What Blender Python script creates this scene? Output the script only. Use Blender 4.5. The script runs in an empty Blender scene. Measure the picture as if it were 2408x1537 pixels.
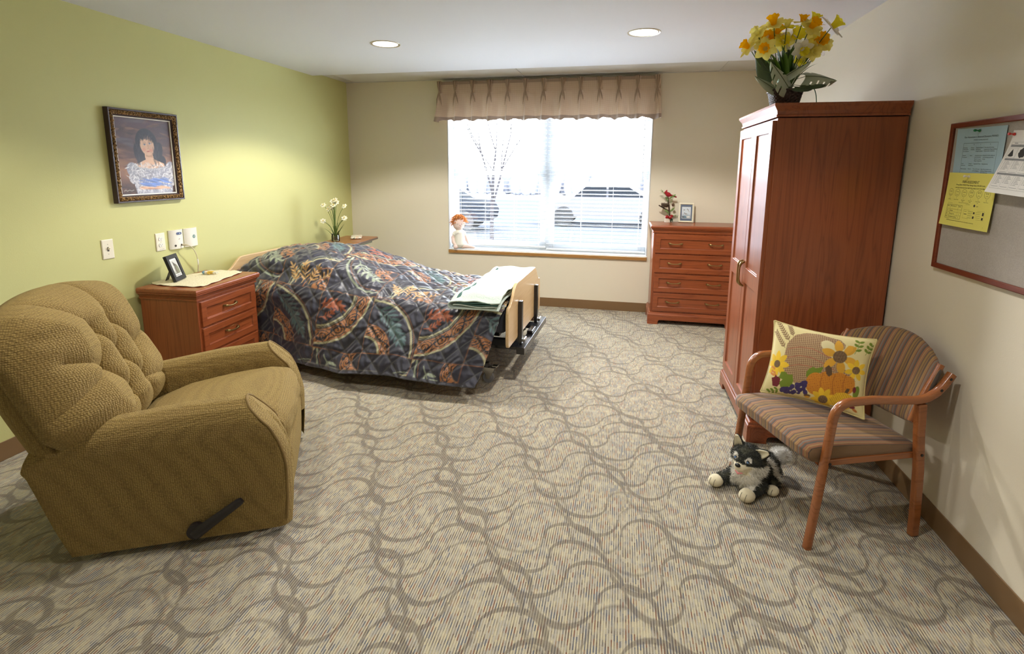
EXPOSURE = 0.0
SKY = 22.0
WARM = (1.0, .955, .875)
SPOT = 134; SBLEND = .28
P1 = 160; P2 = 160
HIDDEN = [(1.317, -4.02, 62), (3.176, -4.02, 62)]
GREEN = (205, 203, 138); CREAM = (230, 222, 202); BEIGE = (226, 217, 198)
Q_U0 = .06; Q_S0 = .14
import bpy, bmesh, math, random
import numpy as np
from mathutils import Vector, Matrix, Euler, noise as mnoise
random.seed(7); rng = np.random.default_rng(7)
PI = math.pi
C = bpy.context.scene.collection

def lin(c):
    c = c / 255.0
    return c / 12.92 if c <= 0.04045 else ((c + 0.055) / 1.055) ** 2.4
def rgb(r, g, b): return (lin(r), lin(g), lin(b), 1.0)
def rgb3(r, g, b): return np.array([lin(r), lin(g), lin(b)])

# ------------------------------------------------------------------ materials
class NT:
    def __init__(s, name):
        s.m = bpy.data.materials.new(name); s.m.use_nodes = True
        s.t = s.m.node_tree; s.n = s.t.nodes; s.n.clear()
        s.out = s.n.new('ShaderNodeOutputMaterial')
    def node(s, typ, **kw):
        x = s.n.new(typ)
        for k, v in kw.items():
            if k.startswith('i_'): x.inputs[k[2:]].default_value = v
            else: setattr(x, k, v)
        return x
    def link(s, a, b): s.t.links.new(a, b)
    def val(s, x, sock):
        if isinstance(x, (int, float)): sock.default_value = x
        else: s.link(x, sock)
    def math(s, op, a, b=None, c=None, clamp=False):
        x = s.n.new('ShaderNodeMath'); x.operation = op; x.use_clamp = clamp
        s.val(a, x.inputs[0])
        if b is not None: s.val(b, x.inputs[1])
        if c is not None: s.val(c, x.inputs[2])
        return x.outputs[0]
    def mix(s, f, a, b, blend='MIX'):
        x = s.n.new('ShaderNodeMix'); x.data_type = 'RGBA'; x.blend_type = blend
        s.val(f, x.inputs['Factor'])
        for v, so in ((a, x.inputs[6]), (b, x.inputs[7])):
            if isinstance(v, tuple): so.default_value = v
            else: s.link(v, so)
        return x.outputs[2]
    def ramp(s, f, stops, interp='LINEAR'):
        x = s.n.new('ShaderNodeValToRGB'); x.color_ramp.interpolation = interp
        e = x.color_ramp.elements
        while len(e) < len(stops): e.new(0.5)
        for i, (p, c) in enumerate(stops): e[i].position = p; e[i].color = c
        s.link(f, x.inputs[0]); return x.outputs[0]
    def coord(s, scale=(1, 1, 1), kind='Object', rot=(0, 0, 0)):
        t = s.node('ShaderNodeTexCoord'); mp = s.node('ShaderNodeMapping')
        mp.inputs['Scale'].default_value = scale; mp.inputs['Rotation'].default_value = rot
        s.link(t.outputs[kind], mp.inputs[0]); return mp.outputs[0]
    def noise(s, vec, scale=5, detail=2, rough=.5, dist=0):
        x = s.node('ShaderNodeTexNoise'); s.link(vec, x.inputs['Vector'])
        x.inputs['Scale'].default_value = scale; x.inputs['Detail'].default_value = detail
        x.inputs['Roughness'].default_value = rough; x.inputs['Distortion'].default_value = dist
        return x
    def bump(s, h, strength=.3, dist=.01):
        x = s.node('ShaderNodeBump'); x.inputs['Strength'].default_value = strength; x.inputs['Distance'].default_value = dist
        s.link(h, x.inputs['Height']); return x.outputs[0]
    def bsdf(s, col, rough=.5, normal=None, **kw):
        b = s.node('ShaderNodeBsdfPrincipled')
        if isinstance(col, tuple): b.inputs['Base Color'].default_value = col
        else: s.link(col, b.inputs['Base Color'])
        s.val(rough, b.inputs['Roughness'])
        for k, v in kw.items(): b.inputs[k.replace('_', ' ')].default_value = v
        if normal is not None: s.link(normal, b.inputs['Normal'])
        s.link(b.outputs[0], s.out.inputs[0]); return b

def plain(name, col, rough=.5, **kw):
    t = NT(name); t.bsdf(col, rough, **kw); return t.m

def paint_mat(name, col, bump=.12, scale=160, rough=.6):
    t = NT(name); v = t.coord()
    n = t.noise(v, scale, 3, .6)
    big = t.noise(v, 1.3, 2)
    c = t.mix(t.math('MULTIPLY', big.outputs[0], .10), col, tuple(x * .86 for x in col[:3]) + (1,))
    t.bsdf(c, rough, t.bump(n.outputs[0], bump, .004)); return t.m

def wood_mat(name, axis='z', dark=(120, 52, 24), light=(163, 84, 42), rough=.33, coat=.25, scale=1.0, ring=1.0):
    t = NT(name)
    st = {'x': (.55, 9, 9), 'y': (9, .55, 9), 'z': (9, 9, .55)}[axis]
    v = t.coord(tuple(a * scale for a in st))
    n0 = t.noise(v, 1.0, 3, .55, .6)
    w = t.math('FRACT', t.math('MULTIPLY', n0.outputs[0], 9.0 * ring))
    ring_ = t.math('POWER', t.math('ABSOLUTE', t.math('SUBTRACT', t.math('MULTIPLY', w, 2.0), 1.0)), 3.0)
    fs = {'x': (4, 260, 260), 'y': (260, 4, 260), 'z': (260, 260, 4)}[axis]
    v2 = t.coord(fs); n1 = t.noise(v2, 1.0, 2, .6)
    f = t.math('ADD', t.math('MULTIPLY', ring_, .42), t.math('MULTIPLY', n1.outputs[0], .55), clamp=True)
    big = t.noise(t.coord(), 2.2, 2)
    col = t.ramp(f, [(.12, rgb(*light)), (.5, rgb(*[(a * .62 + b * .38) for a, b in zip(light, dark)])), (.95, rgb(*dark))])
    col = t.mix(t.math('MULTIPLY', big.outputs[0], .35), col, rgb(*[a * .86 for a in light]))
    t.bsdf(col, rough, t.bump(n1.outputs[0], .05, .002), Coat_Weight=coat, Coat_Roughness=.18); return t.m

def vcol_mat(name, rough=.8, bump=0, bscale=400, sheen=0):
    t = NT(name); a = t.node('ShaderNodeAttribute', attribute_name='Col')
    nrm = None
    if bump:
        n = t.noise(t.coord(), bscale, 2); nrm = t.bump(n.outputs[0], bump, .002)
    t.bsdf(a.outputs['Color'], rough, nrm, Sheen_Weight=sheen); return t.m

def metal(name, col, rough=.3): return plain(name, col, rough, Metallic=1.0)

# ------------------------------------------------------------------ mesh builder
class MB:
    def __init__(s): s.v = []; s.f = []; s.mi = []; s.cur = 0; s.M = None
    def add(s, vs, fs):
        b = len(s.v)
        if s.M is not None: vs = [tuple(s.M @ Vector(p)) for p in vs]
        s.v.extend([tuple(p) for p in vs]); s.f.extend([tuple(i + b for i in f) for f in fs]); s.mi.extend([s.cur] * len(fs))
        return s
    def box(s, x0, x1, y0, y1, z0, z1):
        vs = [(x, y, z) for x in (x0, x1) for y in (y0, y1) for z in (z0, z1)]
        return s.add(vs, [(0, 1, 3, 2), (4, 6, 7, 5), (0, 4, 5, 1), (2, 3, 7, 6), (0, 2, 6, 4), (1, 5, 7, 3)])
    def tube(s, path, rad, seg=10, caps=True, flat=1.0, up=None):
        P = [Vector(p) for p in path]; n = len(P)
        if isinstance(rad, (int, float)): rad = [rad] * n
        vs, fs = [], []; prev = None
        for i in range(n):
            d = (P[min(i + 1, n - 1)] - P[max(i - 1, 0)]).normalized()
            if prev is None:
                a = Vector(up) if up else (Vector((0, 0, 1)) if abs(d.z) < .9 else Vector((1, 0, 0)))
                u = (a - d * a.dot(d)).normalized()
            else: u = (prev - d * prev.dot(d)).normalized()
            prev = u; w = d.cross(u)
            for k in range(seg):
                a = 2 * PI * k / seg
                vs.append(P[i] + u * (math.cos(a) * rad[i]) + w * (math.sin(a) * rad[i] * flat))
        for i in range(n - 1):
            for k in range(seg):
                k2 = (k + 1) % seg
                fs.append((i * seg + k, i * seg + k2, (i + 1) * seg + k2, (i + 1) * seg + k))
        if caps: fs.append(tuple(reversed(range(seg)))); fs.append(tuple(range((n - 1) * seg, n * seg)))
        return s.add(vs, fs)
    def lathe(s, prof, seg=24, c=(0, 0, 0), caps=True):
        vs, fs = [], []; n = len(prof)
        for r, z in prof:
            for k in range(seg):
                a = 2 * PI * k / seg; vs.append((c[0] + r * math.cos(a), c[1] + r * math.sin(a), c[2] + z))
        for i in range(n - 1):
            for k in range(seg):
                k2 = (k + 1) % seg; fs.append((i * seg + k, i * seg + k2, (i + 1) * seg + k2, (i + 1) * seg + k))
        if caps: fs.append(tuple(reversed(range(seg)))); fs.append(tuple(range((n - 1) * seg, n * seg)))
        return s.add(vs, fs)
    def ball(s, c, r, seg=16, rings=10, rot=None):
        if isinstance(r, (int, float)): r = (r, r, r)
        vs, fs = [], []
        Rm = Euler(rot).to_matrix() if rot else None
        def P(x, y, z):
            q = Vector((x * r[0], y * r[1], z * r[2]))
            if Rm: q = Rm @ q
            return (c[0] + q.x, c[1] + q.y, c[2] + q.z)
        vs.append(P(0, 0, 1))
        for i in range(1, rings):
            t = PI * i / rings
            for k in range(seg):
                a = 2 * PI * k / seg; vs.append(P(math.sin(t) * math.cos(a), math.sin(t) * math.sin(a), math.cos(t)))
        vs.append(P(0, 0, -1)); L = len(vs) - 1
        for k in range(seg): fs.append((0, 1 + k, 1 + (k + 1) % seg))
        for i in range(rings - 2):
            for k in range(seg):
                a = 1 + i * seg; b = a + seg; k2 = (k + 1) % seg; fs.append((a + k, b + k, b + k2, a + k2))
        for k in range(seg): fs.append((L, 1 + (rings - 2) * seg + (k + 1) % seg, 1 + (rings - 2) * seg + k))
        return s.add(vs, fs)
    def grid(s, fn, nu, nv, closeu=False, closev=False):
        """fn(u,v) with u,v in 0..1"""
        vs = []
        for j in range(nv):
            for i in range(nu):
                vs.append(fn(i / (nu if closeu else nu - 1), j / (nv if closev else nv - 1)))
        fs = []
        for j in range(nv if closev else nv - 1):
            for i in range(nu if closeu else nu - 1):
                i2 = (i + 1) % nu; j2 = (j + 1) % nv
                fs.append((j * nu + i, j * nu + i2, j2 * nu + i2, j2 * nu + i))
        return s.add(vs, fs)
    def prism(s, poly, d0, d1, to3):
        """poly in 2D, extruded between depths d0,d1; to3(a,b,d)->xyz"""
        n = len(poly)
        vs = [to3(a, b, d0) for a, b in poly] + [to3(a, b, d1) for a, b in poly]
        fs = [tuple(reversed(range(n))), tuple(range(n, 2 * n))] + [(i, (i + 1) % n, n + (i + 1) % n, n + i) for i in range(n)]
        return s.add(vs, fs)
    def loft(s, levels, x0, x1, y0, y1, sides=(1, 1, 1, 1)):
        """rectangle loft: levels (z,out); sides = which of x0,x1,y0,y1 move outward"""
        vs = []
        for z, o in levels:
            a, b, c, d = x0 - o * sides[0], x1 + o * sides[1], y0 - o * sides[2], y1 + o * sides[3]
            vs += [(a, c, z), (b, c, z), (b, d, z), (a, d, z)]
        n = len(levels)
        fs = [(3, 2, 1, 0), tuple(range(4 * n - 4, 4 * n))]
        for i in range(n - 1):
            for k in range(4): fs.append((4 * i + k, 4 * i + (k + 1) % 4, 4 * i + 4 + (k + 1) % 4, 4 * i + 4 + k))
        return s.add(vs, fs)
    def build(s, name, mats, parent=None, smooth=True, bevel=0, seg=2, angle=35, sub=0, fix=True, vcol=None, auto=True):
        me = bpy.data.meshes.new(name); me.from_pydata(s.v, [], s.f)
        if not isinstance(mats, (list, tuple)): mats = [mats]
        for m in mats: me.materials.append(m)
        if len(mats) > 1: me.polygons.foreach_set('material_index', s.mi)
        if fix:
            bm = bmesh.new(); bm.from_mesh(me); bmesh.ops.recalc_face_normals(bm, faces=bm.faces); bm.to_mesh(me); bm.free()
        if smooth:
            me.polygons.foreach_set('use_smooth', [True] * len(me.polygons))
            if auto: me.set_sharp_from_angle(angle=math.radians(angle))
        if vcol is not None:
            a = me.color_attributes.new('Col', 'FLOAT_COLOR', 'POINT')
            vc = np.ones((len(me.vertices), 4), np.float32); vc[:, :3] = np.asarray(vcol)[:, :3]
            a.data.foreach_set('color', vc.ravel())
        me.update()
        o = bpy.data.objects.new(name, me); C.objects.link(o)
        if parent is not None: o.parent = parent
        if bevel:
            b = o.modifiers.new('Bevel', 'BEVEL'); b.width = bevel; b.segments = seg; b.limit_method = 'ANGLE'; b.angle_limit = math.radians(angle)
            b.harden_normals = False
        if sub:
            x = o.modifiers.new('Sub', 'SUBSURF'); x.levels = sub; x.render_levels = sub
        return o

def text_mesh(txt, size, align='LEFT', shear=0, spacing=1.0):
    cu = bpy.data.curves.new('t', 'FONT'); cu.body = txt; cu.size = size; cu.align_x = align; cu.shear = shear; cu.resolution_u = 2
    cu.space_character = spacing
    ob = bpy.data.objects.new('t', cu); C.objects.link(ob)
    dg = bpy.context.evaluated_depsgraph_get(); me = bpy.data.meshes.new_from_object(ob.evaluated_get(dg))
    vs = [tuple(v.co) for v in me.vertices]; fs = [tuple(p.vertices) for p in me.polygons]
    bpy.data.objects.remove(ob); bpy.data.curves.remove(cu); bpy.data.meshes.remove(me)
    return vs, fs

def thing(name, label, cat, loc=(0, 0, 0), rz=0, group=None):
    o = bpy.data.objects.new(name, None); C.objects.link(o); o.empty_display_size = .05
    o.location = loc; o.rotation_euler = (0, 0, rz); o['label'] = label; o['category'] = cat
    if group: o['group'] = group
    return o
def tag(o, label, cat, group=None):
    o['label'] = label; o['category'] = cat
    if group: o['group'] = group
    return o
def struct(o): o['kind'] = 'structure'; return o
def move(o, loc=(0, 0, 0), rot=(0, 0, 0)): o.location = loc; o.rotation_euler = rot; return o

# ------------------------------------------------------------------ 2-D colour canvas evaluated on the vertices of a grid
class Canvas:
    def __init__(s, X, Y, base): s.X = X; s.Y = Y; s.c = np.tile(np.asarray(base, float), (len(X), 1))
    def fill(s, mask, col, a=1.0):
        m = np.clip(mask, 0, 1)[:, None] * a; s.c = s.c * (1 - m) + np.asarray(col) * m; return s
    def ell(s, cx, cy, rx, ry, rot=0, soft=None):
        ca, sa = math.cos(rot), math.sin(rot); dx = s.X - cx; dy = s.Y - cy
        a = (dx * ca + dy * sa) / rx; b = (-dx * sa + dy * ca) / ry
        d = (1 - np.sqrt(a * a + b * b)) * min(rx, ry); soft = soft or s.soft
        return np.clip(d / soft + .5, 0, 1)
    soft = .002
    def poly(s, pts):
        ins = np.zeros(len(s.X), bool); n = len(pts)
        for i in range(n):
            x0, y0 = pts[i]; x1, y1 = pts[(i + 1) % n]
            if y0 == y1: continue
            c = ((y0 > s.Y) != (y1 > s.Y)) & (s.X < (x1 - x0) * (s.Y - y0) / (y1 - y0) + x0)
            ins ^= c
        return ins.astype(float)
    def stroke(s, pts, w):
        d = np.full(len(s.X), 1e9)
        for (x0, y0), (x1, y1) in zip(pts[:-1], pts[1:]):
            ex, ey = x1 - x0, y1 - y0; t = np.clip(((s.X - x0) * ex + (s.Y - y0) * ey) / (ex * ex + ey * ey + 1e-12), 0, 1)
            d = np.minimum(d, np.hypot(s.X - x0 - t * ex, s.Y - y0 - t * ey))
        return np.clip((w - d) / s.soft + .5, 0, 1)
    def leaf(s, x0, y0, x1, y1, w):
        L = math.hypot(x1 - x0, y1 - y0); a = math.atan2(y1 - y0, x1 - x0)
        dx = s.X - x0; dy = s.Y - y0; u = (dx * math.cos(a) + dy * math.sin(a)) / L; v = -dx * math.sin(a) + dy * math.cos(a)
        hw = w * np.sin(np.clip(u, 0, 1) * PI) ** .7
        return np.where((u > 0) & (u < 1), np.clip((hw - np.abs(v)) / s.soft + .5, 0, 1), 0)
def sstep(a, b, x):
    t = np.clip((x - a) / (b - a), 0, 1); return t * t * (3 - 2 * t)
def interp(x, xs, ys): return float(np.interp(x, xs, ys))
# ------------------------------------------------------------------ render settings, camera
sc = bpy.context.scene
sc.view_settings.view_transform = 'Standard'; sc.view_settings.look = 'None'; sc.view_settings.gamma = 1; sc.view_settings.use_curve_mapping = False
sc.view_settings.exposure = EXPOSURE
cam = bpy.data.cameras.new('camera'); co = bpy.data.objects.new('camera', cam); C.objects.link(co)
co.location = (3.0734, -5.4371, 1.5045); co.rotation_euler = (1.40495, -0.005594, 0.211035)
cam.sensor_fit = 'HORIZONTAL'; cam.sensor_width = 36; cam.lens = 1199.956 / 2408 * 36; cam.shift_y = -172.511 / 2408; cam.clip_start = .02
sc.camera = co

W = 4.4288; H = 2.405; HS = 2.437; YF = -6.5; HB = .0988
XL, XR, ZS, ZT = 1.182, 3.356, .6045, 2.20
SOF = -.6464
green = paint_mat('green wall paint', rgb(*GREEN), .10, 170)
cream = paint_mat('cream wall paint', rgb(*CREAM), .10, 170)
beige = paint_mat('beige wall paint', rgb(*BEIGE), .10, 170)
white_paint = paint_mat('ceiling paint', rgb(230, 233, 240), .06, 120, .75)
tile_m = paint_mat('ceiling tile', rgb(214, 212, 206), .25, 90, .8)
base_m = plain('vinyl wall base', rgb(126, 98, 66), .35)

def carpet():
    t = NT('patterned carpet')
    tc = t.node('ShaderNodeTexCoord'); sx = t.node('ShaderNodeSeparateXYZ'); t.link(tc.outputs['Object'], sx.inputs[0])
    X, Y = sx.outputs[0], sx.outputs[1]
    nz = t.noise(tc.outputs['Object'], 1.1, 1)
    wob = t.math('MULTIPLY', t.math('SUBTRACT', nz.outputs[0], .5), .55)
    nz2 = t.noise(tc.outputs['Object'], 1.7, 1)
    wob2 = t.math('MULTIPLY', t.math('SUBTRACT', nz2.outputs[0], .5), .16)
    P, S = .46, .098
    Rd = P / 4
    Xw = t.math('ADD', X, t.math('MULTIPLY', wob, .45)); Yw = t.math('ADD', Y, wob2)
    best = None
    row0 = t.math('FLOOR', t.math('DIVIDE', Yw, S))
    for j in (-1, 0, 1, 2):
        k = t.math('ADD', row0, j)
        ph = t.math('ADD', t.math('MULTIPLY', k, .14), t.math('MULTIPLY', t.math('SINE', t.math('MULTIPLY', k, 2.3)), .09))
        q = t.math('FRACT', t.math('ADD', t.math('DIVIDE', Xw, P), ph))
        upm = t.math('LESS_THAN', q, .5); sgn = t.math('SUBTRACT', t.math('MULTIPLY', upm, 2.0), 1.0)
        lx = t.math('MULTIPLY', t.math('SUBTRACT', t.math('FRACT', t.math('MULTIPLY', q, 2.0)), .5), P / 2)
        ly = t.math('MULTIPLY', t.math('SUBTRACT', Yw, t.math('MULTIPLY', t.math('ADD', k, -.5), S)), sgn)
        r = t.math('SQRT', t.math('ADD', t.math('MULTIPLY', lx, lx), t.math('MULTIPLY', ly, ly)))
        d = t.math('ABSOLUTE', t.math('SUBTRACT', r, Rd))
        ang = t.math('MULTIPLY', t.math('ARCTAN2', ly, lx), 1.0)
        w_ = t.math('ADD', .0055, t.math('MULTIPLY', t.math('ABSOLUTE', t.math('SINE', t.math('ADD', ang, t.math('MULTIPLY', sgn, .5)))), .0105))
        m = t.math('MULTIPLY', t.math('SUBTRACT', 1.0, t.math('DIVIDE', d, w_), clamp=True), t.math('GREATER_THAN', ly, -.004))
        wn0 = t.node('ShaderNodeTexWhiteNoise', noise_dimensions='2D'); cb0 = t.node('ShaderNodeCombineXYZ')
        t.link(t.math('FLOOR', t.math('MULTIPLY', t.math('ADD', t.math('DIVIDE', Xw, P), ph), 2.0)), cb0.inputs[0]); t.link(k, cb0.inputs[1]); t.link(cb0.outputs[0], wn0.inputs['Vector'])
        m = t.math('MULTIPLY', m, t.math('ADD', .35, t.math('MULTIPLY', t.math('GREATER_THAN', wn0.outputs[0], .28), .65)))
        best = m if best is None else t.math('MAXIMUM', best, m)
    band = t.math('MULTIPLY', best, 2.4, clamp=True)
    # yarn rows: pale ribs alternating with mixed grey, brown and rust yarn
    col = t.math('FLOOR', t.math('DIVIDE', X, .0046))
    odd = t.math('GREATER_THAN', t.math('FRACT', t.math('MULTIPLY', col, .5)), .25)
    wn = t.node('ShaderNodeTexWhiteNoise', noise_dimensions='1D'); t.link(col, wn.inputs['W'])
    yy = t.math('FLOOR', t.math('ADD', t.math('DIVIDE', Y, .024), t.math('MULTIPLY', wn.outputs[0], 17.0)))
    cb = t.node('ShaderNodeCombineXYZ'); t.link(col, cb.inputs[0]); t.link(yy, cb.inputs[1])
    w2 = t.node('ShaderNodeTexWhiteNoise', noise_dimensions='2D'); t.link(cb.outputs[0], w2.inputs['Vector'])
    darks = t.ramp(w2.outputs[0], [(0, rgb(120, 112, 104)), (.24, rgb(98, 100, 110)), (.44, rgb(146, 136, 118)), (.60, rgb(132, 90, 66)), (.74, rgb(108, 92, 78)), (.88, rgb(178, 166, 140))], 'CONSTANT')
    pales = t.ramp(w2.outputs[0], [(0, rgb(206, 198, 176)), (.4, rgb(192, 186, 172)), (.7, rgb(214, 204, 172))], 'CONSTANT')
    patch = t.noise(tc.outputs['Object'], 17, 3)
    darks = t.mix(t.math('MULTIPLY', t.math('SUBTRACT', patch.outputs[0], .46), 3.2, clamp=True), darks, rgb(198, 188, 158))
    fine = t.noise(tc.outputs['Object'], 420, 1)
    yarn = t.mix(odd, pales, darks)
    yarn = t.mix(t.math('MULTIPLY', fine.outputs[0], .35), yarn, rgb(100, 94, 86))
    colr = t.mix(t.math('MULTIPLY', band, .62), yarn, t.mix(odd, rgb(124, 114, 102), rgb(84, 76, 68)))
    hgt = t.math('ADD', t.math('MULTIPLY', odd, -.7), fine.outputs[0])
    t.bsdf(colr, .95, t.bump(hgt, .5, .004), Sheen_Weight=.1); return t.m
carpet_m = carpet()

struct(MB().box(0, W, YF, .0, -.05, 0).build('floor', carpet_m, smooth=False))
struct(MB().box(-.12, 0, YF, .25, -.05, HS + .1).build('wall_left', green, smooth=False))
struct(MB().box(W, W + .12, YF, .25, -.05, HS + .1).build('wall_right', beige, smooth=False))
struct(MB().box(-.12, W + .12, YF - .12, YF, -.05, HS + .1).build('wall_front', cream, smooth=False))
b = MB()
TH = .25
# back wall with opening as one ring
xs = [0, XL, XR, W]; zs = [-.05, ZS - .045, ZT, HS + .1]
for i in range(3):
    for k in range(3):
        if i == 1 and k == 1: continue
        b.add([(xs[i], 0, zs[k]), (xs[i + 1], 0, zs[k]), (xs[i + 1], 0, zs[k + 1]), (xs[i], 0, zs[k + 1])], [(0, 1, 2, 3)])
        b.add([(xs[i], TH, zs[k]), (xs[i], TH, zs[k + 1]), (xs[i + 1], TH, zs[k + 1]), (xs[i + 1], TH, zs[k])], [(0, 1, 2, 3)])
for x in (xs[1], xs[2]): b.add([(x, 0, zs[1]), (x, TH, zs[1]), (x, TH, zs[2]), (x, 0, zs[2])], [(0, 1, 2, 3)])
for z in (zs[1], zs[2]): b.add([(xs[1], 0, z), (xs[1], TH, z), (xs[2], TH, z), (xs[2], 0, z)], [(0, 1, 2, 3)])
wb = b.build('wall_back', cream, smooth=False, fix=False)
bm = bmesh.new(); bm.from_mesh(wb.data); bmesh.ops.remove_doubles(bm, verts=bm.verts, dist=1e-5); bmesh.ops.recalc_face_normals(bm, faces=bm.faces); bm.to_mesh(wb.data); bm.free()
struct(wb)
# ceiling: dropped drywall field + lower fascia, tile strip at the window
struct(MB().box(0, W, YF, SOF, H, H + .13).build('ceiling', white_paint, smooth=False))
tl = MB().box(0, W, SOF, 0, HS, HS + .1).build('ceiling_tile_strip', tile_m, smooth=False); struct(tl)
tb = MB()
tb.box(0, W, -.022, 0, HS - .006, HS)
struct(tb.build('trim_1', plain('white grid metal', rgb(205, 203, 196), .5), smooth=False))
for i, x in enumerate((.10, 2.02, 3.94)):
    struct(MB().box(x, x + .024, SOF, -.022, HS - .006, HS).build('trim_%d' % (i + 2), plain('white grid metal', rgb(205, 203, 196), .5), smooth=False))
struct(MB().box(0, .006, YF, 0, 0, HB).build('baseboard_left', base_m, smooth=False, bevel=.002))
struct(MB().box(W - .006, W, YF, 0, 0, HB).build('baseboard_right', base_m, smooth=False, bevel=.002))
struct(MB().box(.006, W - .006, -.006, 0, 0, HB).build('baseboard_back', base_m, smooth=False, bevel=.002))

# ------------------------------------------------------------------ window
vinyl = plain('white vinyl', rgb(216, 220, 224), .35)
win = bpy.data.objects.new('window_1', None); C.objects.link(win); struct(win)
def wb_(name, boxes, m, bev=.003):
    o = MB()
    for q in boxes: o.box(*q)
    return o.build(name, m, win, smooth=False, bevel=bev)
J = .012
wb_('window_jamb', [(XL, XL + J, .001, TH, ZS, ZT)], vinyl); wb_('window_jamb', [(XR - J, XR, .001, TH, ZS, ZT)], vinyl); wb_('window_head', [(XL + J, XR - J, .001, TH, ZT - J, ZT)], vinyl)
FY0, FY1 = .185, .240
mid = 2.268
for (a, c) in ((XL + J, mid - .03), (mid + .03, XR - J)):
    wb_('window_frame', [(a, a + .045, FY0, FY1, ZS, ZT - J)], vinyl); wb_('window_frame', [(c - .045, c, FY0, FY1, ZS, ZT - J)], vinyl)
    wb_('window_frame', [(a + .045, c - .045, FY0, FY1, ZS, ZS + .07)], vinyl); wb_('window_frame', [(a + .045, c - .045, FY0, FY1, ZT - J - .05, ZT - J)], vinyl)
    wb_('window_check_rail', [(a + .045, c - .045, FY0, FY1, 1.425, 1.475)], vinyl)
    for (z0, z1) in ((ZS + .07, 1.425), (1.475, ZT - J - .05)):
        g = NT('window glass'); tr = g.node('ShaderNodeBsdfTransparent'); gl = g.node('ShaderNodeBsdfGlossy'); gl.inputs['Roughness'].default_value = .02
        mx = g.node('ShaderNodeMixShader'); mx.inputs[0].default_value = .05; g.link(tr.outputs[0], mx.inputs[1]); g.link(gl.outputs[0], mx.inputs[2]); g.link(mx.outputs[0], g.out.inputs[0])
        MB().box(a + .045, c - .045, .208, .213, z0, z1).build('glass_pane', g.m, win, smooth=False)
wb_('window_mullion', [(mid - .03, mid + .03, FY0 - .008, FY1 - .001, ZS + .001, ZT - J - .001)], vinyl)
wb_('window_sill', [(XL, XR, -.012, TH, ZS - .010, ZS)], plain('white laminate', rgb(226, 226, 222), .3))
wb_('sill_apron', [(XL + .002, XR - .002, -.020, .0, ZS - .045, ZS - .012)], wood_mat('oak sill edge', 'x', (150, 105, 52), (176, 130, 72), .45, 0))

# ------------------------------------------------------------------ blinds
slat_m = NT('white blind slat'); 
_d = slat_m.node('ShaderNodeBsdfPrincipled'); _d.inputs['Base Color'].default_value = rgb(238, 240, 242); _d.inputs['Roughness'].default_value = .4
slat_m.link(_d.outputs[0], slat_m.out.inputs[0]); slat_m = slat_m.m
cord_m = plain('blind cord', rgb(225, 226, 228), .8)
def blind(name, lab, x0, x1, ztop, zbot, tilt, slope):
    root = thing(name, lab, 'blind', ((x0 + x1) / 2, .135, zbot))
    hw = (x1 - x0) / 2; Hh = ztop - zbot
    sl = MB(); n = int((Hh - .06) / .0425)
    for i in range(n):
        z = Hh - .065 - i * (Hh - .09) / n
        dz = slope * max(0, 1 - z / .25) 
        prof = [(-.025, 0), (-.012, .0028), (0, .0036), (.012, .0028), (.025, 0)]
        def at(u, v, z=z):
            k = v * 4; i0 = min(int(k), 3); fr = k - i0
            a = prof[i0][0] * (1 - fr) + prof[i0 + 1][0] * fr; h = prof[i0][1] * (1 - fr) + prof[i0 + 1][1] * fr
            yy = a * math.cos(tilt) - h * math.sin(tilt); zz = a * math.sin(tilt) + h * math.cos(tilt)
            return (-hw + 2 * hw * u, yy, z + zz)
        sl.grid(at, 2, 5)
        sl.grid(lambda u, v: tuple(np.array(at(u, v)) - np.array([0, 0, .0022])), 2, 5)
    sl.build('slats', slat_m, root, smooth=True, angle=60)
    MB().box(-hw, hw, -.03, .03, Hh - .05, Hh).build('head_rail', vinyl, root, smooth=False, bevel=.003)
    MB().box(-hw, hw, -.025, .025, 0, .016).build('bottom_rail', vinyl, root, smooth=False, bevel=.004)
    for x in (-hw + .08, -hw * .3, hw * .33, hw - .08):
        q = MB()
        q.tube([(x, -.028, Hh - .05), (x, -.028, .016)], .0011, 6)
        q.tube([(x, .028, Hh - .05), (x, .028, .016)], .0011, 6)
        q.build('ladder_cord', cord_m, root)
    return root
bl = blind('window_blind', 'white slatted blind on the left half of the window, behind the rag doll', XL + .018, mid - .006, ZT - J - .002, .632, -.10, 0)
br = blind('window_blind', 'white slatted blind on the right half of the window, beside the chest of drawers', mid + .008, XR - .016, ZT - J - .002, .612, -.10, 0)
br['label'] = 'white slatted blind on the right half of the window, nearest the chest of drawers'
MB().tube([(.47, -.034, ZT - J - .66), (.47, -.034, .73)], .004, 8).build('tilt_wand', vinyl, br)

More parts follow.
